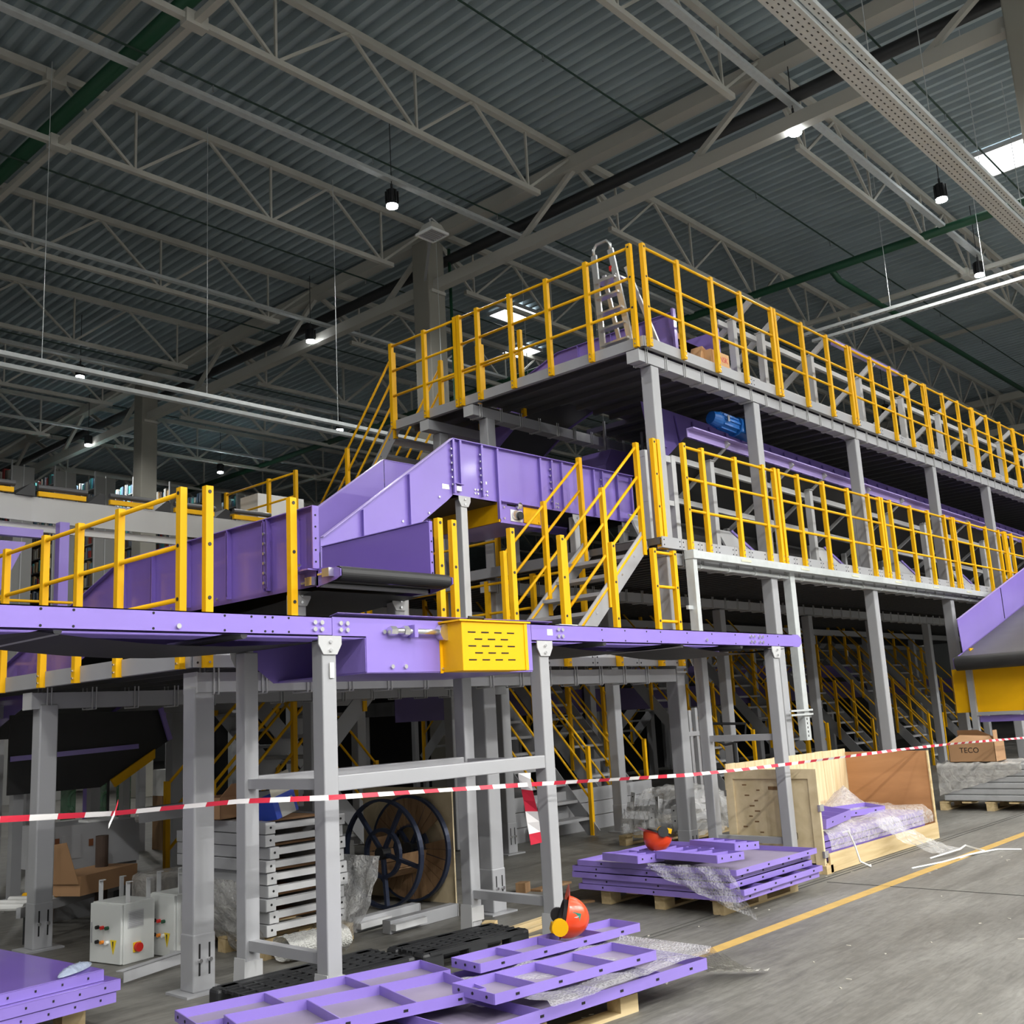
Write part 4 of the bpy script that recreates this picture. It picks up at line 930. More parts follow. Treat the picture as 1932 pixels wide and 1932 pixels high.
kn = mat('plywood_knot', (.22, .12, .05), .8)
mb = MB()
random.seed(3)
for k in range(14): mb.obox((-.0015, .62 + .2 * random.random() * (1 if k % 2 else .4), .18 + .05 * k), (.001, 0, 0), (0, .018 + .012 * random.random(), 0), (0, 0, .006))
mb.obox((-.0015, .48, .80), (.001, 0, 0), (0, .05, 0), (0, 0, .016)); q.add('knots', kn, mb, o)
mb = MB()
for i in range(16):
    a0, a1 = i * .9, (i + 1) * .9; r0, r1 = .02 + .002 * i, .022 + .002 * i
    mb.bar((-.002, .30 + r0 * math.cos(a0), .36 + r0 * 1.3 * math.sin(a0)), (-.002, .30 + r1 * math.cos(a1), .36 + r1 * 1.3 * math.sin(a1)), .003, .003)
q.add('pen_scribble', DARK, mb, o)
for k in range(14):
    x0 = k * 2.72 / 14; h = 1.03 + (.0 if k % 5 else .004)
    q.box('plank', PINEZ, (x0 + .002, x0 + 2.72 / 14 - .002, .988, 1.0, .08, h))
o = q.box('far_end_panel', PLYR, (2.70, 2.715, .0, .98, .06, .99)); q.box('panel_edge', PINE, (2.685, 2.73, -.012, .0, .06, .99), parent=o)
for k in range(4):
    tray_panel('wrapped purple panel inside the plywood crate, %s layer from below' % ordn(k), (9.50, 4.84), 0, 2.4, .88, .10 + .06 * k, (), H=.05, face_up=False, group='panels in the crate', holes=False)
tray_panel('small ribbed purple panel on top of the crate load', (9.56, 4.84), math.radians(4), .62, .42, .385, (.2, .42), H=.09, group='panels in the crate', tilt=(.12, -.05))
tray_panel('long thin purple panel on top of the crate load', (10.15, 5.14), math.radians(-14), .95, .25, .395, (), H=.06, group='panels in the crate', tilt=(.1, 0))
def film1(u, v):
    x = 9.49 + 2.5 * u; y = 4.78 + .98 * v; z = .39 + .022 * noise(u * 3, v * 2.5)
    if v < .35: z = .20 + (z - .20) * (v / .35) ** .6; y = 4.77 - .03 * math.sin(v * 9) + .01 * noise(u * 5, v * 5) + .28 * v
    pk = max(0, 1 - abs(u - .66) / .16) * max(0, 1 - abs(v - .62) / .3); z += .28 * pk
    return (x, y, z)
wrap_sheet('stretch_film', 'crumpled clear film over the crate load', film1, 56, 26, plastic('crate_film', (.80, .77, .72), .42, crease=16))
def film2(u, v):
    x = 10.4 + .5 * v + .4 * u; y = 4.74 - .5 * u ** 1.5; z = .36 * (1 - u) ** 1.3 + .015 + .02 * abs(noise(u * 4, v * 5)); return (x + .05 * noise(u * 3, v * 6), y, z)
wrap_sheet('stretch_film', 'torn film spilling from the crate onto the floor', film2, 26, 16, FILM)
for k, pts in enumerate([[(9.75, 4.77, .33), (9.77, 4.72, .35), (9.83, 4.70, .22), (9.85, 4.67, .06), (9.91, 4.60, .012), (9.99, 4.64, .012)], [(9.95, 4.22, .008), (10.4, 4.10, .01), (10.9, 4.02, .02), (11.4, 3.92, .01), (11.5, 3.72, .006)], [(10.6, 4.3, .008), (11.0, 4.15, .05), (11.3, 4.2, .05), (11.25, 4.0, .01), (10.7, 4.05, .01)]]):
    tag(MB().path(pts, .010, 5).build('packing_strap', mat('white_strap', (.78, .78, .76), .5)), 'loose white packing strap by the crate, %s from the column' % ordn(k), 'strap')
# --- far right pallet with cartons
wood_pallet('dark pallet under the wrapped sheets at the right edge', (15.0, 4.5), 0, 1.2, 1.35)
for k in range(6):
    tag(MB().box(15.0 + .01 * (k % 2), 16.15, 4.45, 5.78 + .015 * (k % 3), .13 + .082 * k, .13 + .082 * k + .078).build('wrapped_sheet', mat('wrapped_grey', (.42, .43, .44), .35, var=.2, vscale=8), bevel=.015), 'film wrapped grey sheet pack at the right edge, %s layer from below' % ordn(k), 'sheet pack', 'wrapped sheet packs')
def film3(u, v):
    y = 4.7 + 1.12 * u; v2 = v * 1.3
    if v2 < .6: return (15.0 + (.6 - v2) * 1.2, y, .64 + .02 * noise(u * 5, v * 7))
    return (14.98 - .02 * noise(u * 9, v * 5), y, .64 - (v2 - .6) * .45 * (.4 + u) + .01 * noise(u * 8, v * 8))
wrap_sheet('stretch_film', 'cloudy film draped over the wrapped sheet packs', film3, 24, 18, FILM2)
q = Loc('cardboard_box', 'opened brown cardboard box printed TECO on the wrapped sheets', 'box', (15.02, 5.02), .645, 0)
for nm, b in (('side', (0, .006, 0, .62, 0, .26)), ('side', (.4, .406, 0, .62, 0, .26)), ('end', (0, .406, 0, .006, 0, .26)), ('end', (0, .406, .614, .62, 0, .26)), ('bottom', (0, .406, 0, .62, 0, .006))): q.box(nm, CARD, b)
q.add('flap', CARD, MB().prism([(0, .0, .26), (0, .62, .26), (.16, .5, .36), (.16, .1, .34)], (.004, 0, 0))); q.add('flap', CARD, MB().prism([(.4, 0, .26), (.4, .62, .26), (.3, .58, .42), (.3, .3, .42)], (.004, 0, 0))); q.box('tall_flap', CARD, (0, .16, -.005, 0, .06, .42))
def text(body, size, loc, rot, mt, parent, name='lettering', ext=.0006):
    cu = bpy.data.curves.new(name, 'FONT'); cu.body = body; cu.size = size; cu.extrude = ext; cu.align_x = 'CENTER'; cu.align_y = 'CENTER'; cu.materials.append(mt)
    tmp = bpy.data.objects.new('tmp', cu); col.objects.link(tmp); me = bpy.data.meshes.new_from_object(tmp); bpy.data.objects.remove(tmp)
    o = bpy.data.objects.new(name, me); col.objects.link(o)
    Mw = Matrix.Translation(Vector(loc)) @ rot; o.parent = parent; o.matrix_local = INV[parent.name] @ Mw
    return o
R_X = Matrix(((0, 0, -1, 0), (-1, 0, 0, 0), (0, 1, 0, 0), (0, 0, 0, 1)))     # reads on a face that looks to -X
R_Y = Matrix(((1, 0, 0, 0), (0, 0, -1, 0), (0, 1, 0, 0), (0, 0, 0, 1)))       # reads on a face that looks to -Y
text('TECO', .10, (15.018, 5.36, .80), R_X, DARK, q.o)
# --- control cabinets
def cabinet(label, p, ang, W=.42, D=.34, H=.62):
    q = Loc('control_cabinet', label, 'cabinet', p, 0.0, ang)
    q.box('body', ENCLOSE, (0, W, 0, D, 0, H), bevel=.006); 
    d = q.box('door', ENCLOSE, (-.022, -.002, .004, D - .004, .006, H - .006), bevel=.004)
    q.box('latch', GREY, (-.028, -.022, D - .03, D - .02, .14, .28), parent=d)
    cols = [(DARK, RED, GREEN), (DARK, mat('amber', (.8, .25, .02), .3), WHITE)]
    for r in range(2):
        for c in range(3): q.add('push_button', cols[r][c], MB().tube((-.022, D * .72 - .055 * c, .25 - .10 * r), (-.045, D * .72 - .055 * c, .25 - .10 * r), .013, 12), d)
    q.add('warning_sign', mat('sign_yellow', (.85, .62, .02), .5), MB().prism([(-.023, .05, .17), (-.023, .12, .17), (-.023, .085, .07)], (-.002, 0, 0)), d)
    q.add('sign_bolt', DARK, MB().prism([(-.0255, .08, .16), (-.0255, .095, .16), (-.0255, .084, .095)], (-.0006, 0, 0)), d)
    v = q.box('vent', LIGHTGREY, (W * .12, W * .62, -.006, 0, H * .58, H * .86))
    for k in range(9): q.box('vent_slat', GREY, (W * .14, W * .60, -.010, -.006, H * .60 + k * H * .028, H * .60 + k * H * .028 + .007), parent=v)
    s = q.box('main_switch', mat('switch_yellow', (.9, .6, .02), .4), (W * .30, W * .54, -.008, 0, H * .17, H * .33))
    q.add('rotary_knob', RED, MB().tube((W * .42, -.008, H * .25), (W * .42, -.035, H * .25), .032, 16), s)
    for x in (.03, W - .06):
        for y in (.02, D - .03): q.add('hanging_strap', LIGHTGREY, MB().box(x, x + .035, y, y + .006, H, H + .15).box(x, x + .035, y - .03, y + .006, H + .144, H + .15))
    return q
cabinet('front white control cabinet with push buttons and a red main switch', (3.88, 7.50), math.radians(10), W=.27, D=.36, H=.42)
cabinet('rear white control cabinet half hidden behind the corner column', (4.22, 7.36), math.radians(6), W=.28, D=.32, H=.44)
q = Loc('angle_bar', 'grey angle bar lying on the floor before the cabinets', 'bar', (3.55, 6.85), 0.0, math.radians(18))
q.box('web', GREY, (0, .55, 0, .005, .03, .10)); q.box('flange', GREY, (0, .55, 0, .07, .095, .10)); q.box('end_plate', LIGHTGREY, (.55, .556, -.02, .12, .02, .11))
# --- purple sheets at lower left
for k in range(3):
    q = Loc('purple_sheet', ['bottom', 'middle', 'top'][k] + ' purple sheet of the pile at the lower left corner' + (', plastic bag on it' if k == 2 else ''), 'panel', (2.99 + [.06, .08, 0][k], 5.97 + [.0, -.01, .03][k]), .14 + .062 * k, math.radians(4))
    q.box('sheet', GLOSSP, (-1.6, 0, 0, 1.75, .055, .06), bevel=.002); q.box('front_flange', PURPLE, (-1.6, 0, 0, .004, 0, .055)); q.box('end_flange', PURPLE, (-.004, 0, .004, 1.75, 0, .055))
    mb = MB()
    for i in range(8): mb.box(-.1 - .15 * i, -.09 - .15 * i, -.003, -.001, .024, .036)
    q.add('holes', DARK, mb)
wood_pallet('low wooden pallet under the purple sheets at the lower left', (1.9, 6.15), math.radians(4), 1.1, 1.2)
def bag(u, v):
    a = u * math.pi; L = .16; w = .055 * math.sin(a) ** .7; p = Vector((2.86, 6.08, .335)); d = Vector((-.62, .0, 0)).normalized()
    e = Vector((0.55, .83, 0)); th = 2 * math.pi * v
    c = p + e * (u - .5) * .26 + Vector((.14, 0, 0)) * (u - .5)
    return tuple(c + Vector((.8, -.55, 0)) * w * math.cos(th) + Vector((0, 0, 1)) * max(-.003, (w * .55 * (1 + .3 * noise(u * 9, v * 9))) * math.sin(th)))
wrap_sheet('plastic_bag', 'small blue tinted plastic bag on the top purple sheet', bag, 20, 14, plastic('blue_bag', (.55, .65, .8), .55), cat='bag')
# --- grey frame stack
for k in range(9):
    q = Loc('grey_trestle', 'grey painted steel frame in the tall stack, %s from below' % ordn(k), 'frame', (4.50 + .018 * math.sin(k * 2.3), 6.62 + .012 * math.cos(k * 1.7)), .155 + .088 * k, math.radians(2 * math.sin(k * 1.3)), 'stacked grey steel frames')
    q.box('side_tube', GREY, (0, .085, 0, 1.2, 0, .083), bevel=.003); q.box('side_tube', GREY, (.62, .705, .0, 1.2, 0, .083), bevel=.003)
    q.box('end_cap', LIGHTGREY, (.003, .082, -.004, 0, .003, .08)); q.box('end_cap', LIGHTGREY, (.623, .702, -.004, 0, .003, .08))
    q.box('cross_tube', LIGHTGREY, (.085, .62, .05, .11, .02, .065)); q.box('cross_tube', GREY, (.085, .62, 1.0, 1.06, .02, .065))
    q.add('bolt_hole', DARK, MB().tube((.043, -.005, .045), (.043, -.007, .045), .009, 8).tube((.663, -.005, .045), (.663, -.007, .045), .009, 8))
    if k % 2 == 0: q.box('packing_board', CARD, (.09, .6, .2, 1.0, .066, .082))
wood_pallet('pallet hidden under the stack of grey frames', (4.5, 6.66), 0, .8, 1.1)
def roll(u, v):
    a = 2 * math.pi * v; r = .10 + .012 * noise(u * 6, v * 6); return (4.50 + .50 * u, 6.46 + r * math.cos(a) * 1.1 - .05 * u, .10 + r * math.sin(a) * .85)
wrap_sheet('bubble_wrap', 'silvery roll of bubble wrap in front of the grey frames', roll, 20, 18, plastic('silver_bubble', (.60, .60, .57), .85, bubble=70))
def drape(x0, y0, x1, y1, h, flare=.25, seed=0):
    def f(u, v):
        x = x0 + (x1 - x0) * u; y = y0 + (y1 - y0) * u; d = Vector((y1 - y0, -(x1 - x0), 0)).normalized()
        o = flare * v ** 2 + .022 * noise(u * 3 + seed, v * 1.5); return (x + d.x * o + .018 * noise(v * 2, u * 3 + seed), y + d.y * o, max(.01, h * (1 - v)))
    return f
wrap_sheet('stretch_film', 'shiny film bunched at the right of the grey frames', drape(5.30, 6.35, 5.30, 6.9, .62, -.32, 2), 20, 20, plastic('shiny_film', (.72, .72, .70), .62, crease=26))
wrap_sheet('stretch_film', 'crumpled film hanging at the left of the grey frames', drape(4.36, 7.3, 4.36, 6.62, .55, -.22, 5), 20, 20, plastic('dull_film', (.62, .61, .57), .55, crease=18))
q = Loc('cardboard_box', 'open cardboard box left on the grey frame stack', 'box', (4.45, 7.15), .955, .2)
for nm, b in (('side', (0, .005, 0, .3, 0, .16)), ('side', (.35, .355, 0, .3, 0, .16)), ('end', (0, .355, 0, .005, 0, .16)), ('end', (0, .355, .3, .305, 0, .16)), ('bottom', (0, .355, 0, .3, 0, .005))): q.box(nm, CARD, b)
q.add('flap', CARD, MB().prism([(0, 0, .16), (.355, 0, .16), (.33, -.1, .26), (.02, -.1, .26)], (0, .004, 0)))
q = Loc('printed_carton', 'blue and white printed carton tilted on the grey frame stack', 'box', (4.62, 6.66), .95, .1, tilt=(-.1, -.25))
q.box('carton', mat('carton_blue', (.02, .06, .42), .5), (0, .22, 0, .2, 0, .16)); q.box('label', mat('grey_label', (.42, .42, .40), .6), (.05, .19, -.003, 0, .0, .12)); q.add('open_flap', mat('inner_flap', (.52, .49, .40), .7), MB().prism([(0, 0, .16), (.22, 0, .16), (.27, .06, .30), (.06, .06, .30)], (0, .004, 0)))
# --- black plastic pallets
def plastic_pallet(label, p, ang, L=1.15, W=.5):
    q = Loc('plastic_pallet', label, 'pallet', p, 0, ang)
    for y in (0, W - .11):
        q.box('runner', BLACK, (.06, L - .06, y, y + .11, .11, .14))
        for x in (.0, L / 2 - .09, L - .18): q.add('foot', BLACK, MB().prism([(x, y, 0), (x + .18, y, 0), (x + .18, y + .11, 0), (x, y + .11, 0)], (0, 0, .14)), bevel=.02)
    for k in range(7): q.box('deck_rib', BLACK, (.02, L - .02, .02 + k * (W - .05) / 6, .034 + k * (W - .05) / 6, .125, .142))
    for k in range(12): q.box('cross_rib', BLACK, (.03 + k * (L - .08) / 11, .045 + k * (L - .08) / 11, 0.02, W - .02, .125, .139))
    return q
plastic_pallet('black plastic pallet on edge of the front pile, nearest the corner column', (3.50, 5.32), math.radians(-2), L=1.2, W=.46)
plastic_pallet('black plastic pallet between the conveyor legs', (4.74, 5.26), math.radians(-4), L=.95, W=.40)
# --- cable drum and board
tag(MB().box(6.72, 6.735, 7.0, 8.25, 0, 1.0).build('plywood_board', PLY), 'plywood board standing behind the cable drum', 'board')
ax = Vector((.995, .10, 0)).normalized(); c1 = Vector((6.60, 7.44, .475)); c0 = c1 - ax * .36; R0 = .465
t = thing('cable_drum', 'empty cable drum with wooden slats and a dark steel ring', 'cable drum', (c1.x, c1.y, 0))
RING = mat('dark_blue_steel', (.03, .04, .075), .4, .3)
for cc, nm in ((c0, 'front_ring'), (c1, 'rear_ring')):
    MB().ring(cc, ax, R0 - .022, R0, .05, 48).build(nm, RING, t)
    MB().ring(cc, ax, .185, .215, .04, 32).build('inner_ring', RING, t)
    for k in range(5):
        a = 2 * math.pi * k / 5 + .55; e = Vector((0, 0, 1)) * math.cos(a) + ax.cross(Vector((0, 0, 1))) * math.sin(a)
        MB().bar(cc + e * .03, cc + e * (R0 - .01), .028, .04, up=ax).build('spoke', RING, t)
    MB().tube(cc - ax * .05, cc + ax * .05, .055, 16).build('hub', BLACK, t)
for k in range(30):
    a = 2 * math.pi * k / 30
    if 5 <= k <= 6: continue
    e = Vector((0, 0, 1)) * math.cos(a) + ax.cross(Vector((0, 0, 1))) * math.sin(a); s = e.cross(ax)
    MB().prism([c1 + e * .20 - s * .019 - ax * .02, c1 + e * .20 + s * .019 - ax * .02, c1 + e * .44 + s * .044 - ax * (.02 + .004 * (k % 2)), c1 + e * .44 - s * .044 - ax * (.02 + .004 * (k % 2))], ax * .018).build('flange_board', DRUMWOOD, t)
for k in range(10):
    a = 2 * math.pi * k / 10
    if k in (1, 2, 9, 0): continue
    e = Vector((0, 0, 1)) * math.cos(a) + ax.cross(Vector((0, 0, 1))) * math.sin(a); s = e.cross(ax)
    MB().obox((c0 + c1) / 2 + e * .2, ax * .16, s * .058, e * .009).build('core_stave', DRUMWOOD, t)
for k, (x, y, L, an) in enumerate([(5.45, 6.82, .75, 6), (5.55, 6.52, .78, 4)]):
    q = Loc('steel_tube', 'grey square tube lying before the drum, %s of two' % ['rear', 'front'][k], 'tube', (x, y), 0, math.radians(an))
    q.box('tube', GREY, (0, L, 0, .09, 0, .10), bevel=.004); q.box('end_plate', LIGHTGREY, (L, L + .006, -.005, .095, 0, .10)); q.add('hole', DARK, MB().tube((L + .006, .045, .05), (L + .008, .045, .05), .01, 8)); q.box('side_bracket', LIGHTGREY, (0, .35, -.06, 0, .03, .075))
# --- wood offcuts
for k, (p, s, an, lb) in enumerate([((5.88, 5.72), (.10, .10, .10), 30, 'square pine block'), ((6.0, 5.70), (.62, .06, .03), 6, 'pale pine batten behind the block'), ((5.75, 5.52), (.60, .07, .025), 8, 'pale pine batten in front of the block'), ((5.85, 5.38), (.18, .05, .02), -5, 'short pine offcut'), ((7.4, 6.78), (.12, .10, .09), 20, 'weathered wood block beside the square pile'), ((7.52, 6.7), (.5, .12, .02), 5, 'dark board lying by the square pile'), ((6.95, 6.05), (.4, .08, .018), -20, 'thin plank on the floor right of the conveyor leg')]):
    q = Loc('wood_offcut', lb + ' on the floor' if 'floor' not in lb else lb, 'wood', p, 0, math.radians(an)); q.box('piece', PINE if k < 4 else DRUMWOOD, (0, s[0], 0, s[1], 0, s[2]), bevel=.003)
# --- wrapped grey parts beside the crate
wood_pallet('pallet under the film wrapped grey brackets', (10.45, 7.0), 0, 1.2, 1.0)
random.seed(11)
for k in range(12):
    p = (10.6 + .7 * random.random(), 7.1 + .75 * random.random()); q = Loc('grey_bracket', 'loose grey steel bracket in the wrapped heap behind the corner column', 'bracket', p, .125 + .035 * k, random.uniform(-1.2, 1.2), 'brackets in the wrapped heap', tilt=(random.uniform(-.12, .12), random.uniform(-.15, .15)))
    q.box('bar', GREY, (-.35, .35, -.03, .03, 0, .06)); q.box('plate', LIGHTGREY, (-.36, -.35, -.04, .04, -.02, .14)); q.add('hole', DARK, MB().tube((-.361, 0, .09), (-.363, 0, .09), .01, 6))
def film5(u, v):
    x = 10.4 + 1.2 * u; y = 6.95 + 1.0 * v; e = min(u, 1 - u, v, 1 - v) * 5
    return (x + .04 * noise(u * 4, v * 5), y + .04 * noise(v * 5, u * 3), .14 + .5 * min(1, e) ** .5 + .03 * noise(u * 3, v * 3))
wrap_sheet('stretch_film', 'clear film thrown over the heap of grey brackets', film5, 28, 28, FILM)

# --- litter on the floor
random.seed(21); mb = MB()
for k in range(90):
    x, y = random.uniform(4, 13), random.uniform(.5, 4.6) if k % 3 else random.uniform(4.6, 6.6); a = random.uniform(0, 3.1); l = random.uniform(.006, .022)
    mb.obox((x, y, .002), (l * math.cos(a), l * math.sin(a), 0), (-.004 * math.sin(a), .004 * math.cos(a), 0), (0, 0, .002))
o = mb.build('floor_litter', mat('litter_chips', (.55, .52, .45), .8)); tag(o, 'small pale chips and scraps scattered on the concrete', 'litter', kind='stuff')
# ------------------------------------------------------------------ right edge conveyor
t = thing('belt_conveyor', 'purple sided belt conveyor rising out of the right edge, black roller end', 'conveyor', (17.3, 5.2, 1.3))
XR0, YA, YC = 16.3, 4.55, 5.80
def zb(x): return 2.05 + (x - XR0) * .262
MB().sheet([[(x, YA, zb(x) + .06), (x, YC, zb(x) + .06)] for x in (XR0, 18.5, 21.5)]).build('belt', mat('worn_belt', (.06, .06, .058), .45, var=.3), t)
MB().tube((XR0, YA, 2.03), (XR0, YC + .03, 2.02), .11, 28).build('end_roller', BELT, t)
for y in (YA - .05, YC + .01):
    MB().prism([(16.58, y, zb(16.58) + .07), (21.5, y, zb(21.5) + .07), (21.5, y, zb(21.5) + .68), (16.52, y, zb(16.52) + .58)], (0, .008, 0)).build('side_plate', PURPLE, t)
    MB().bar((XR0 - .05, y + .03, 2.02), (21.5, y + .03, zb(21.5)), .02, .13).build('frame_rail', PURPLE, t)
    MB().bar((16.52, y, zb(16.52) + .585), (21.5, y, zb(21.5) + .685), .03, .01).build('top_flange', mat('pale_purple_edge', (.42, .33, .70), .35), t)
B('seam', DARK, t, (18.75, 18.756, YC, YC + .01, 2.78, 3.3))
B('drive_cover', YELLOW, t, (16.65, 16.67, YA, YC - .06, 1.28, 1.97)); B('drive_cover_side', YELLOW, t, (16.67, 17.7, YC - .07, YC - .05, 1.28, 2.25)); B('drive_cover_wing', YELLOW, t, (16.66, 16.675, YC - .05, YC + .25, 1.28, 1.94))
for y in (YC - .07, YA): MB().box(16.58, 16.665, y, y + .085, 0, 1.99).build('leg', GREY, t)
B('cross_bar', GREY, t, (16.59, 16.655, YA + .08, YC - .07, 1.23, 1.28)); B('purple_bar', PURPLE, t, (16.68, 16.72, YA + .08, YC - .07, 1.13, 1.22))
B('end_guard', PURPLE, t, (XR0 - .05, XR0 + .06, YC + .03, YC + .06, 1.95, 2.10))
# ------------------------------------------------------------------ upper deck clutter
t = thing('deck_conveyor', 'purple conveyor on the upper deck turning down behind the railing', 'conveyor', (10.8, 8, ZU))
pu = [(6.5, 6.0), (8.35, 6.0), (9.05, 5.78), (10.2, 5.05), (12.0, 3.9)]
plate(t, 'side_plate', 'y', 10.33, pu[:2], .33, .34); plate(t, 'side_plate', 'y', 11.3, pu[:2], .33, .34); plate(t, 'incline_side_plate', 'y', 10.33, pu[1:], .33, .20); plate(t, 'incline_side_plate', 'y', 11.3, pu[1:], .33, .20)
capline(t, 'top_flange', 'y', 10.32, pu, .33, .05, .008); beltpath(t, 'y', 10.35, 11.29, pu)
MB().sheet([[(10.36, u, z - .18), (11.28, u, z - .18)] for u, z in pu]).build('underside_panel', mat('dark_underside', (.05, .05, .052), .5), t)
for y in (6.9, 7.45, 8.0): B('rib', PURPLE, t, (10.29, 10.33, y - .005, y + .005, 5.68, 6.32))
for x in (10.31, 11.3): B('end_flange', PURPLE, t, (x - .05, x + .01, 6.47, 6.5, ZU + .02, 6.36))
for k in range(6): MB().tube((10.30, 6.80, 5.75 + .09 * k), (10.28, 6.80, 5.75 + .09 * k), .012, 6).build('bolt', CHROME, t)
for y in (6.8, 8.1): [B('leg', GREY, t, (x, x + .06, y, y + .06, ZU, 5.72)) for x in (10.4, 11.18)]
MB().bar((10.4, 9.6, 5.0), (11.25, 9.6, 5.0), .03, .03).build('underside_bar', GALV, t)
for lb, x, y, z, sz, an in (('plain brown carton standing in the mouth of the upper deck conveyor', 10.42, 6.62, ZU + .20, (.24, .25, .32), 0), ('small brown carton tilted against the printed carton on the upper deck', 10.52, 6.30, ZU + .10, (.22, .16, .17), .0), ('brown carton printed NSK lying on the upper deck edge', 10.60, 6.20, ZU + .002, (.42, .25, .20), 0)):
    q = Loc('cardboard_box', lb, 'box', (x, y), z, an, tilt=(0, .35) if 'tilted' in lb else (0, 0)); q.box('carton', mat('orange_card', (.62, .36, .17), .8), (0, sz[0], 0, sz[1], 0, sz[2]), bevel=.004); q.box('tape_strip', CARD, (0, sz[0], sz[1] / 2 - .02, sz[1] / 2 + .02, sz[2], sz[2] + .001))
    if 'NSK' in lb: text('NSK', .10, (x + .29, y - .002, z + .11), R_Y, RED, q.o)
    elif 'plain' in lb: q.box('carton_stand', CARD, (0, sz[0], 0, sz[1], -.20, 0))
# step ladder
t = thing('step_ladder', 'aluminium step ladder with a hoop handle on the upper deck', 'ladder', (9.6, 6.8, ZU))
ALU = mat('aluminium', (.80, .81, .82), .28, .85)
la, lb_ = Vector((9.5, 7.03, 7.0)), Vector((9.5, 6.78, 7.0)); fa, fb = Vector((9.42, 6.93, ZU)), Vector((9.42, 6.52, ZU))
for nm, a, b in (('stile', fa, la), ('stile', fb, lb_)): MB().bar(a, b, .03, .075, up=(0, 1, 0)).build(nm, ALU, t)
MB().path([la, la + V(0, 0, .07), la.lerp(lb_, .2) + V(0, 0, .13), la.lerp(lb_, .8) + V(0, 0, .13), lb_ + V(0, 0, .07), lb_], .018, 10).build('hoop_handle', ALU, t, smooth=True)
for k in range(5):
    f = .12 + .15 * k; MB().obox((fa.lerp(la, f) + fb.lerp(lb_, f)) / 2, (.05, 0, 0), (fb - fa) / 2 * (1 - .35 * f), (0, 0, .012)).build('tread', ALU, t)
MB().obox((fa.lerp(la, .74) + fb.lerp(lb_, .74)) / 2 + V(.1, 0, .0), (.13, 0, 0), (0, .16, 0), (0, 0, .012)).build('top_platform', ALU, t)
for y in (6.45, 7.0): MB().bar((9.95, y, ZU), (9.58, y * .6 + 6.9 * .4, 6.75), .03, .05, up=(0, 1, 0)).build('rear_leg', ALU, t)
B('red_cap', RED, t, (9.47, 9.5, 6.76, 6.80, 6.72, 6.78))
# sacks and small bits on the landing
tag(MB().box(10.05, 10.22, 7.75, 7.95, ZU, ZU + .16).build('paper_bundle', CARD, bevel=.02), 'crumpled brown paper bundle behind the upper railing', 'bundle')
# purple hopper under the upper deck
t = thing('transfer_hopper', 'purple hopper hanging under the upper deck near the corner column', 'hopper', (11.6, 8.4, 4.9))
MB().prism([(11.0, 8.2, 4.86), (11.15, 8.2, 5.10), (12.3, 8.2, 5.12), (12.3, 8.2, 4.35), (11.55, 8.2, 4.42), (11.0, 8.2, 4.68)], (0, .5, 0)).build('shell', PURPLE, t); MB().bar((11.0, 8.18, 4.68), (11.55, 8.18, 4.42), .03, .04).build('lip', PURPLE, t)
for x in (11.3, 12.2): B('hanger', GREY, t, (x, x + .03, 8.4, 8.43, 5.05, ZU - .07))
# ------------------------------------------------------------------ sorter and racks in the background, left
SORT = mat('sorter_grey', (.46, .46, .45), .4)
def sorter_loop(label, y, z, x0, x1, n, white=True, bend=True):
    t = thing('loop_sorter', label, 'sorter', ((x0 + x1) / 2, y, z))
    xs = [x0 + (x1 - x0) * i / 16 for i in range(17)]; yy = lambda x: y - (.0 if not bend else .10 * max(0, 5.6 - x) ** 2)
    for i in range(16):
        a, b = xs[i], xs[i + 1]
        MB().prism([(a, yy(a), z - .30), (b, yy(b), z - .30), (b, yy(b), z), (a, yy(a), z)], (0, .02, 0)).prism([(a, yy(a), z), (b, yy(b), z), (b, yy(b) + .9, z), (a, yy(a) + .9, z)], (0, 0, .01)).build('fairing', SORT, t)
        if white: MB().prism([(a, yy(a) + .10, z - .40), (b, yy(b) + .10, z - .40), (b, yy(b) + .10, z - .31), (a, yy(a) + .10, z - .31)], (0, .05, 0)).build('white_rail', WHITE, t)
    p = (x1 - x0) / n
    for k in range(n):
        a = x0 + k * p; yc = yy(a + p / 2)
        MB().tube((a + .06, yc - .02, z + .135), (a + p * .74, yc - .02, z + .135), .035, 12).build('cart_roller', mat('dark_grey_roller', (.08, .08, .085), .4), t)
        B('cart_strip', YELLOW, t, (a + .07, a + p * .73, yc - .03, yc + .02, z + .025, z + .085))
        MB().prism([(a + p * .76, yc, z + .01), (a + p * 1.02, yc, z + .01), (a + p * 1.02, yc, z + .14), (a + p * .95, yc, z + .16)], (0, .6, 0)).build('cart_gap', BLACK, t)
    for x in (x0 + .8, x0 + 2.2, x0 + 3.6, x1 - .4): B('stand', GREY, t, (x - .05, x + .05, y + .4, y + .5, 0, z - .3))
    return t
sorter_loop('upper grey loop sorter with black rollers and yellow strips, far left', 12.75, 4.56, 1.6, 9.0, 8)
sorter_loop('lower grey loop sorter with yellow strips seen between the left railing posts', 12.9, 3.05, 1.6, 8.0, 7, white=False, bend=False)
t = thing('sorter_stand', 'purple stand with a slanted brace under the upper sorter', 'stand', (5.3, 12.9, ZL1))
B('beam', PURPLE, t, (1.6, 5.35, 12.5, 12.6, 4.02, 4.12)); B('post', PURPLE, t, (5.55, 5.67, 12.5, 12.62, ZL1 - .02, 4.24)); MB().prism([(4.75, 12.5, 3.95), (5.15, 12.5, 3.95), (4.85, 12.5, 3.3), (4.7, 12.5, 3.3)], (0, .1, 0)).build('brace', PURPLE, t)
railing('yellow railing of the far walkway beside the upper sorter', 'y', 9.2, [12.7, 13.4, 14.6], 4.34)
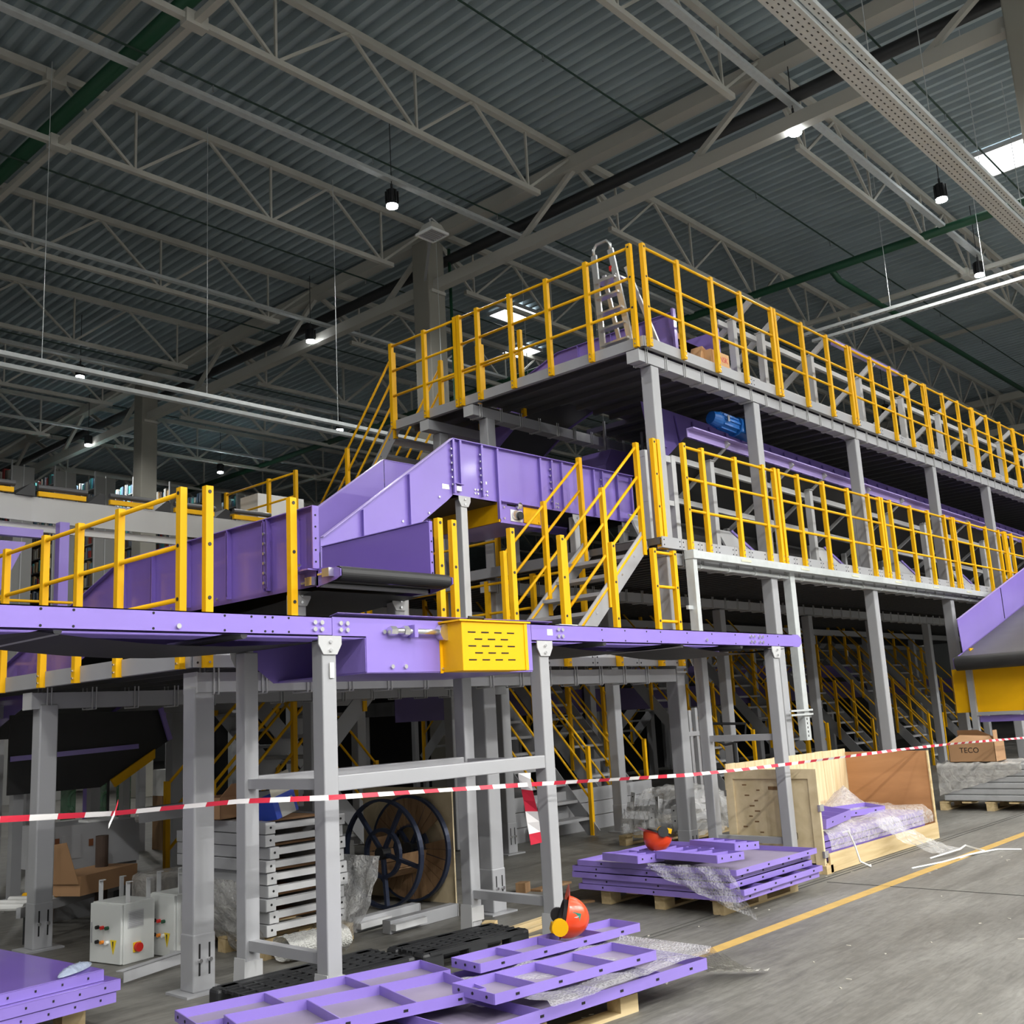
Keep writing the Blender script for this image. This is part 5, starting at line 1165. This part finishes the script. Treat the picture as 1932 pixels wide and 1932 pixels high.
t = thing('sorter_cabinet', 'white cabinet behind the far walkway railing', 'cabinet', (9.6, 14.2, 4.34)); B('cabinet_body', WHITE, t, (9.4, 10.3, 14.0, 14.5, 4.5, 5.35)); B('cabinet_base', GREY, t, (9.4, 10.3, 14.0, 14.5, 4.3, 4.5))
t = thing('far_walkway', 'grey walkway carrying the far yellow railing', 'platform', (9.7, 13.6, 4.3), kind='structure'); B('deck', GREY, t, (9.15, 10.6, 12.6, 15, 4.26, 4.34)); B('post', GREY, t, (9.3, 9.42, 14.6, 14.72, 0, 4.26), (10.4, 10.5, 14.6, 14.72, 0, 4.26))
for k, (x, y, z) in enumerate([(4.6, 13.87, 2.1), (6.2, 13.87, 2.1)]):
    railing('yellow railing seen through the left posts behind the sorter, %s' % ['first', 'second'][k], 'x', y, [x, x + .7, x + 1.4], z, rails=(1.06, .9, .5))
t = thing('rear_walkway', 'grey walkway behind the lower sorter, seen through the left posts', 'platform', (6, 14, 2.1), kind='structure'); B('deck', GREY, t, (4.4, 7.9, 13.85, 14.7, 2.02, 2.1)); [B('post', GREY, t, (x, x + .1, 14.5, 14.6, 0, 2.02)) for x in (4.5, 6.1, 7.7)]
random.seed(5)
BK = [mat('book_%d' % i, c, .7) for i, c in enumerate([(.55, .55, .52), (.25, .28, .33), (.45, .06, .05), (.12, .2, .3), (.35, .24, .12), (.6, .58, .5), (.1, .45, .45), (.15, .12, .1)])]
for k in range(11):
    x = 9.3 + 1.22 * k; y0 = 29.6
    t = thing('book_rack', 'tall grey book rack end in the far background, %s from the left' % ordn(k), 'rack', (x, y0, 0), group='book racks')
    B('end_panel', mat('rack_grey', (.30, .30, .29), .6), t, (x, x + .62, y0, y0 + .04, 0, 9.35)); B('upright', LIGHTGREY, t, (x - .03, x, y0 - .02, y0 + .04, 0, 9.5), (x + .3, x + .33, y0 - .02, y0, 3.0, 9.4))
    for j in range(15):
        z = 3.1 + .42 * j; B('shelf', LIGHTGREY, t, (x, x + .5, y0 + .05, y0 + 5.5, z, z + .03))
        if j >= 4:
            for c in range(4):
                mb = MB()
                for i in range(10):
                    y = y0 + .08 + (i * 4 + c) * .135 + random.uniform(0, .03); mb.box(x + .01 - random.uniform(0, .04), x + .4, y, y + random.uniform(.06, .13), z + .03, z + .03 + random.uniform(.2, .34))
                o = mb.build('books', BK[(c * 3 + j + k + random.randrange(3)) % 8], t); o['kind'] = 'stuff'
    B('back_panel', BLACK, t, (x + .5, x + .52, y0 + .04, y0 + 5.5, 3.0, 9.3))
# ------------------------------------------------------------------ under the low platform, left
def pxbox(px0, py0, px1, py1, Y, D):
    a, b = at(px0, py0, y=Y), at(px1, py1, y=Y); return (min(a[0], b[0]), max(a[0], b[0]), Y, Y + D, min(a[2], b[2]), max(a[2], b[2]))
t = thing('machine_box', 'dusty grey machine housing with two rust marks under the low platform', 'machine', (4.8, 10, .4))
b = pxbox(95, 1562, 262, 1622, 9.8, .6); B('housing', GREY, t, b); B('side_panel', GREY, t, pxbox(118, 1578, 152, 1618, 9.79, .01)); 
for px in (108, 172): B('rust_mark', mat('rust', (.18, .06, .02), .9), t, pxbox(px - 4, 1583, px + 4, 1595, 9.785, .005))
B('base_frame', GREY, t, (b[0], b[1], 9.85, 10.3, .0, b[4])); B('papers', WHITE, t, (b[0] + .4, b[0] + .7, 9.9, 10.1, b[5], b[5] + .02))
RUSTY = mat('brown_tube', (.085, .055, .04), .7); BEIGE = mat('paper_tube', (.42, .32, .25), .7)
for (px, py, h, r, mt, lb) in ((190, 1712, .62, .055, RUSTY, 'dark brown tube standing behind the front cabinet'), (88, 1716, .52, .06, BEIGE, 'pale cardboard tube standing behind the left column'), (213, 1668, .30, .06, RUSTY, 'brown tube with film wrapped around it')):
    p = at(px, py, z=.12); q = tag(MB().tube((p[0], p[1], 0), (p[0], p[1], .12 + h), r, 16).build('tube_roll', mt, smooth=False), lb, 'tube')
p = at(213, 1668, z=.12)
wrap_sheet('stretch_film', 'grey film bundle hanging on the brown tube', lambda u, v: (p[0] + (.09 + .05 * math.sin(math.pi * u)) * math.cos(6.283 * v) * (1 + .2 * noise(u * 5, v * 5)), p[1] - .02 + (.08 + .04 * math.sin(math.pi * u)) * math.sin(6.283 * v), .75 - .62 * u), 14, 16, FILM2)
q = Loc('roller_bed', 'low roller bed loaded with cardboard under the left of the platform', 'roller bed', (3.75, 8.95), 0, math.radians(30))
q.box('side_rail', GREY, (0, 1.5, 0, .04, .22, .30)); q.box('side_rail', GREY, (0, 1.5, .46, .5, .22, .30))
for k in range(8): q.add('roller', WHITE if k < 3 else YELLOW if k == 3 else GREY, MB().tube((.1 + .18 * k, .04, .29), (.1 + .18 * k, .46, .29), .03, 10))
for x in (.1, 1.35): q.box('leg', BLACK, (x, x + .05, 0, .05, 0, .22)); q.box('leg', BLACK, (x, x + .05, .45, .5, 0, .22))
q = Loc('cardboard_box', 'torn cardboard box with a raised flap beside the roller bed', 'box', (4.25, 8.98), .31, math.radians(25))
q.box('base', CARD, (0, .75, 0, .4, 0, .16)); q.add('raised_flap', CARD, MB().prism([(-.02, 0, .1), (-.02, .35, .1), (-.12, .3, .42), (-.12, .05, .45)], (.005, 0, 0)))
tag(MB().box(4.75, 5.35, 8.75, 9.1, .0, .42).build('film_bundle', FILM2, bevel=.05), 'plastic wrapped bundle of papers beside the roller bed', 'bundle')
t = thing('steel_beam', 'thick grey box beam resting on a trestle under the platform', 'beam', (5.6, 9.2, .6)); MB().bar((5.0, 9.4, .88), (6.1, 8.6, .98), .14, .13).build('beam', GREY, t); MB().bar((5.3, 9.2, 0), (5.7, 8.95, .86), .06, .06).bar((5.7, 9.1, 0), (5.4, 9.1, .86), .06, .06).build('trestle', GREY, t); MB().tube((4.98, 9.42, .88), (5.02, 9.38, .88), .06, 10).build('film_end', FILM2, t)
for k in range(7): tag(MB().box(5.05, 5.95, 8.0, 8.6, .02 + .115 * k, .125 + .115 * k).build('grey_crate', GREY, bevel=.006), 'dark grey steel crate in the stack behind the front cabinets, %s from below' % ordn(k), 'crate', 'stacked dark crates')
# deeper: incline, guard, posts
t = thing('rear_incline', 'dark underside of a purple incline conveyor under the low platform, yellow end cover', 'conveyor', (5, 11, 1))
MB().prism([(4.4, 10.9, 1.88), (6.05, 10.9, 1.88), (6.15, 10.9, 1.55), (5.35, 10.9, 1.1), (4.4, 10.9, 1.1)], (0, .03, 0)).build('underside', BELT, t); MB().bar((6.0, 10.85, 1.9), (6.12, 10.85, 1.55), .03, .05).build('cheek', PURPLE, t); MB().bar((4.4, 10.86, 1.45), (5.75, 10.86, 1.5), .02, .05).build('cross_strip', PURPLE, t)
MB().prism([(5.45, 10.86, 1.17), (5.95, 10.86, 1.46), (5.95, 10.86, 1.36), (5.5, 10.86, 1.09)], (0, .03, 0)).build('end_cover', YELLOW, t); [B('stand', GREY, t, (x, x + .1, 11, 11.1, 0, 1.1)) for x in (4.5, 5.3)]
t = thing('rear_conveyor', 'purple conveyor with a slotted yellow guard seen deep under the platform', 'conveyor', (6.8, 12, 1.6))
B('side_plate', PURPLE, t, pxbox(226, 1325, 380, 1362, 12.4, .02)); B('rear_side_plate', PURPLE, t, (6.2, 7.6, 13.2, 13.22, 1.7, 2.0)); g_ = B('drive_guard', YELLOW, t, pxbox(280, 1362, 345, 1395, 12.2, .18)); 
for r in range(3): B('slot', DARK, g_, pxbox(286, 1370 + 9 * r, 300, 1372 + 9 * r, 12.19, .004), pxbox(318, 1370 + 9 * r, 336, 1372 + 9 * r, 12.19, .004))
for x in (6.4, 7.3): B('leg', LIGHTGREY, t, (x, x + .09, 12.45, 12.55, 0, 1.72), (x - .03, x + .12, 12.4, 12.44, 1.6, 1.72))
t = thing('purple_post', 'purple steel post standing deep under the low platform', 'post', (6.0, 12.2, 0)); B('shaft', PURPLE, t, pxbox(166, 1430, 180, 1572, 11.4, .1)); B('foot', PURPLE, t, pxbox(163, 1572, 183, 1582, 11.35, .15))
GRN = plastic('green_curtain', (.05, .16, .08), .9, crease=4)
for k, (a_, b_) in enumerate([(118, 142), (182, 200), (222, 246)]): tag(MB().box(*pxbox(a_, 1430, b_, 1545, 13.6, .02)).build('green_curtain', GRN), 'dark green strip curtain under the platforms, %s from the left' % ordn(k), 'curtain', 'green strip curtains')
t = thing('white_carton', 'white carton with printed marks behind the corner column', 'box', (8.2, 14, .8)); b = pxbox(322, 1452, 360, 1498, 14, .5); B('carton', WHITE, t, b); B('print', DARK, t, pxbox(326, 1463, 333, 1478, 13.995, .003), pxbox(348, 1460, 353, 1478, 13.995, .003)); B('stand', DRUMWOOD, t, (b[0], b[1], 14, 14.5, 0, b[4]))
t = thing('exit_lamp', 'small green lit exit lamp deep under the platform', 'lamp', (0, 0, 0)); p = at(208, 1420, y=16); B('face', mat('exit_green', (.02, .5, .2), .5, emit=((.05, .9, .4), 2.0)), t, (p[0] - .08, p[0] + .08, 16, 16.02, p[2] - .05, p[2] + .05)); B('casing', BLACK, t, (p[0] - .1, p[0] + .1, 16.02, 16.1, p[2] - .07, p[2] + .07)); B('stand_pole', BLACK, t, (p[0] - .02, p[0] + .02, 16.04, 16.08, 0, p[2]))
# grey low boards and added dark conveyors under the middle deck
for k in range(3): tag(MB().box(9.9, 13.2, 9.42, 9.47, .0 + .19 * k, .18 + .19 * k).build('barrier_board', GREY), 'long grey board of the low barrier by the second row columns, %s from the floor' % ordn(k), 'board', 'low barrier boards')
for k, (y, z, x0, x1) in enumerate([(10.98, 1.6, 10.2, 36), (15.3, 2.3, 9.5, 36)]):  # added filler conveyors, their purple darkened to stand for shade
    t = thing('added_lower_conveyor', 'added dark purple conveyor hiding the depth under the middle deck, %s from the front' % ordn(k), 'conveyor', (20, y, z)); B('side_plate', mat('shade_toned_purple', (.06, .04, .13), .5), t, (x0, x1, y + .75, y + .76, z, z + .4)); B('belt', BELT, t, (x0, x1, y + .77, y + 1.5, z + .1, z + .3))
    for i in range(7): B('stand', GREY, t, (x0 + 2 + 3 * i, x0 + 2.1 + 3 * i, y + .8, y + .9, 0, z))
BLK = mat('black_backdrop', (.012, .012, .013), .9)
t = thing('shade_backdrop', 'added black screen closing off the space under the middle deck', 'backdrop', (22, 17, 0)); B('backdrop_sheet', BLK, t, (9.5, 38, 17.0, 17.03, 0, 3.3));  # added sheet, its black stands for the deep shade under the deck
for i in range(10): B('backdrop_post', GREY, t, (9.5 + 3 * i, 9.58 + 3 * i, 16.9, 17.0, 0, 3.3))
t = thing('grey_rack_gate', 'grey upright bar frame leaning by the front columns', 'frame', (12.3, 8.2, 0))
GX, GY = 12.1, 8.15
for k in range(5): B('bar', GREY, t, (GX + .16 * k, GX + .06 + .16 * k, GY, GY + .06, .3, 1.55 + .03 * (k % 2)))
for z in (1.2, .3): B('cross_bar', GREY, t, (GX - .05, GX + .75, GY - .01, GY + .07, z, z + .06))
for x in (GX, GX + .64): B('foot', GREY, t, (x, x + .06, GY - .05, GY + .11, 0, .3))
t = thing('pallet_truck', 'black handle of a pallet truck behind the plywood crate', 'pallet truck', (12.3, 7.4, 0)); MB().path([(12.2, 7.65, 1.32), (12.2, 7.62, 1.14), (12.25, 7.5, 1.08), (12.3, 7.4, 1.1), (12.33, 7.25, 1.16), (12.33, 7.22, 1.34), (12.2, 7.65, 1.36)], .018, 8).build('handle_loop', BLACK, t); MB().tube((12.3, 7.4, .25), (12.3, 7.4, 1.1), .03, 10).build('steering_arm', BLACK, t); B('pump_body', ORANGE, t, (12.2, 12.4, 7.28, 7.52, .1, .35)); B('fork', ORANGE, t, (12.4, 13.5, 7.2, 7.34, .06, .1), (12.4, 13.5, 7.46, 7.6, .06, .1)); MB().tube((12.25, 7.3, .09), (12.25, 7.5, .09), .09, 14).build('wheel', BLACK, t)
t = thing('work_light', 'small floodlight on a yellow stair post far under the deck', 'lamp', (18.2, 9.3, 1)); B('floodlight_body', BLACK, t, (18.1, 18.35, 9.3, 9.36, 1.25, 1.42)); B('post', YELLOW, t, (18.18, 18.26, 9.37, 9.43, 0, 1.5)); B('glass', LIGHTGREY, t, (18.13, 18.32, 9.295, 9.30, 1.28, 1.39))
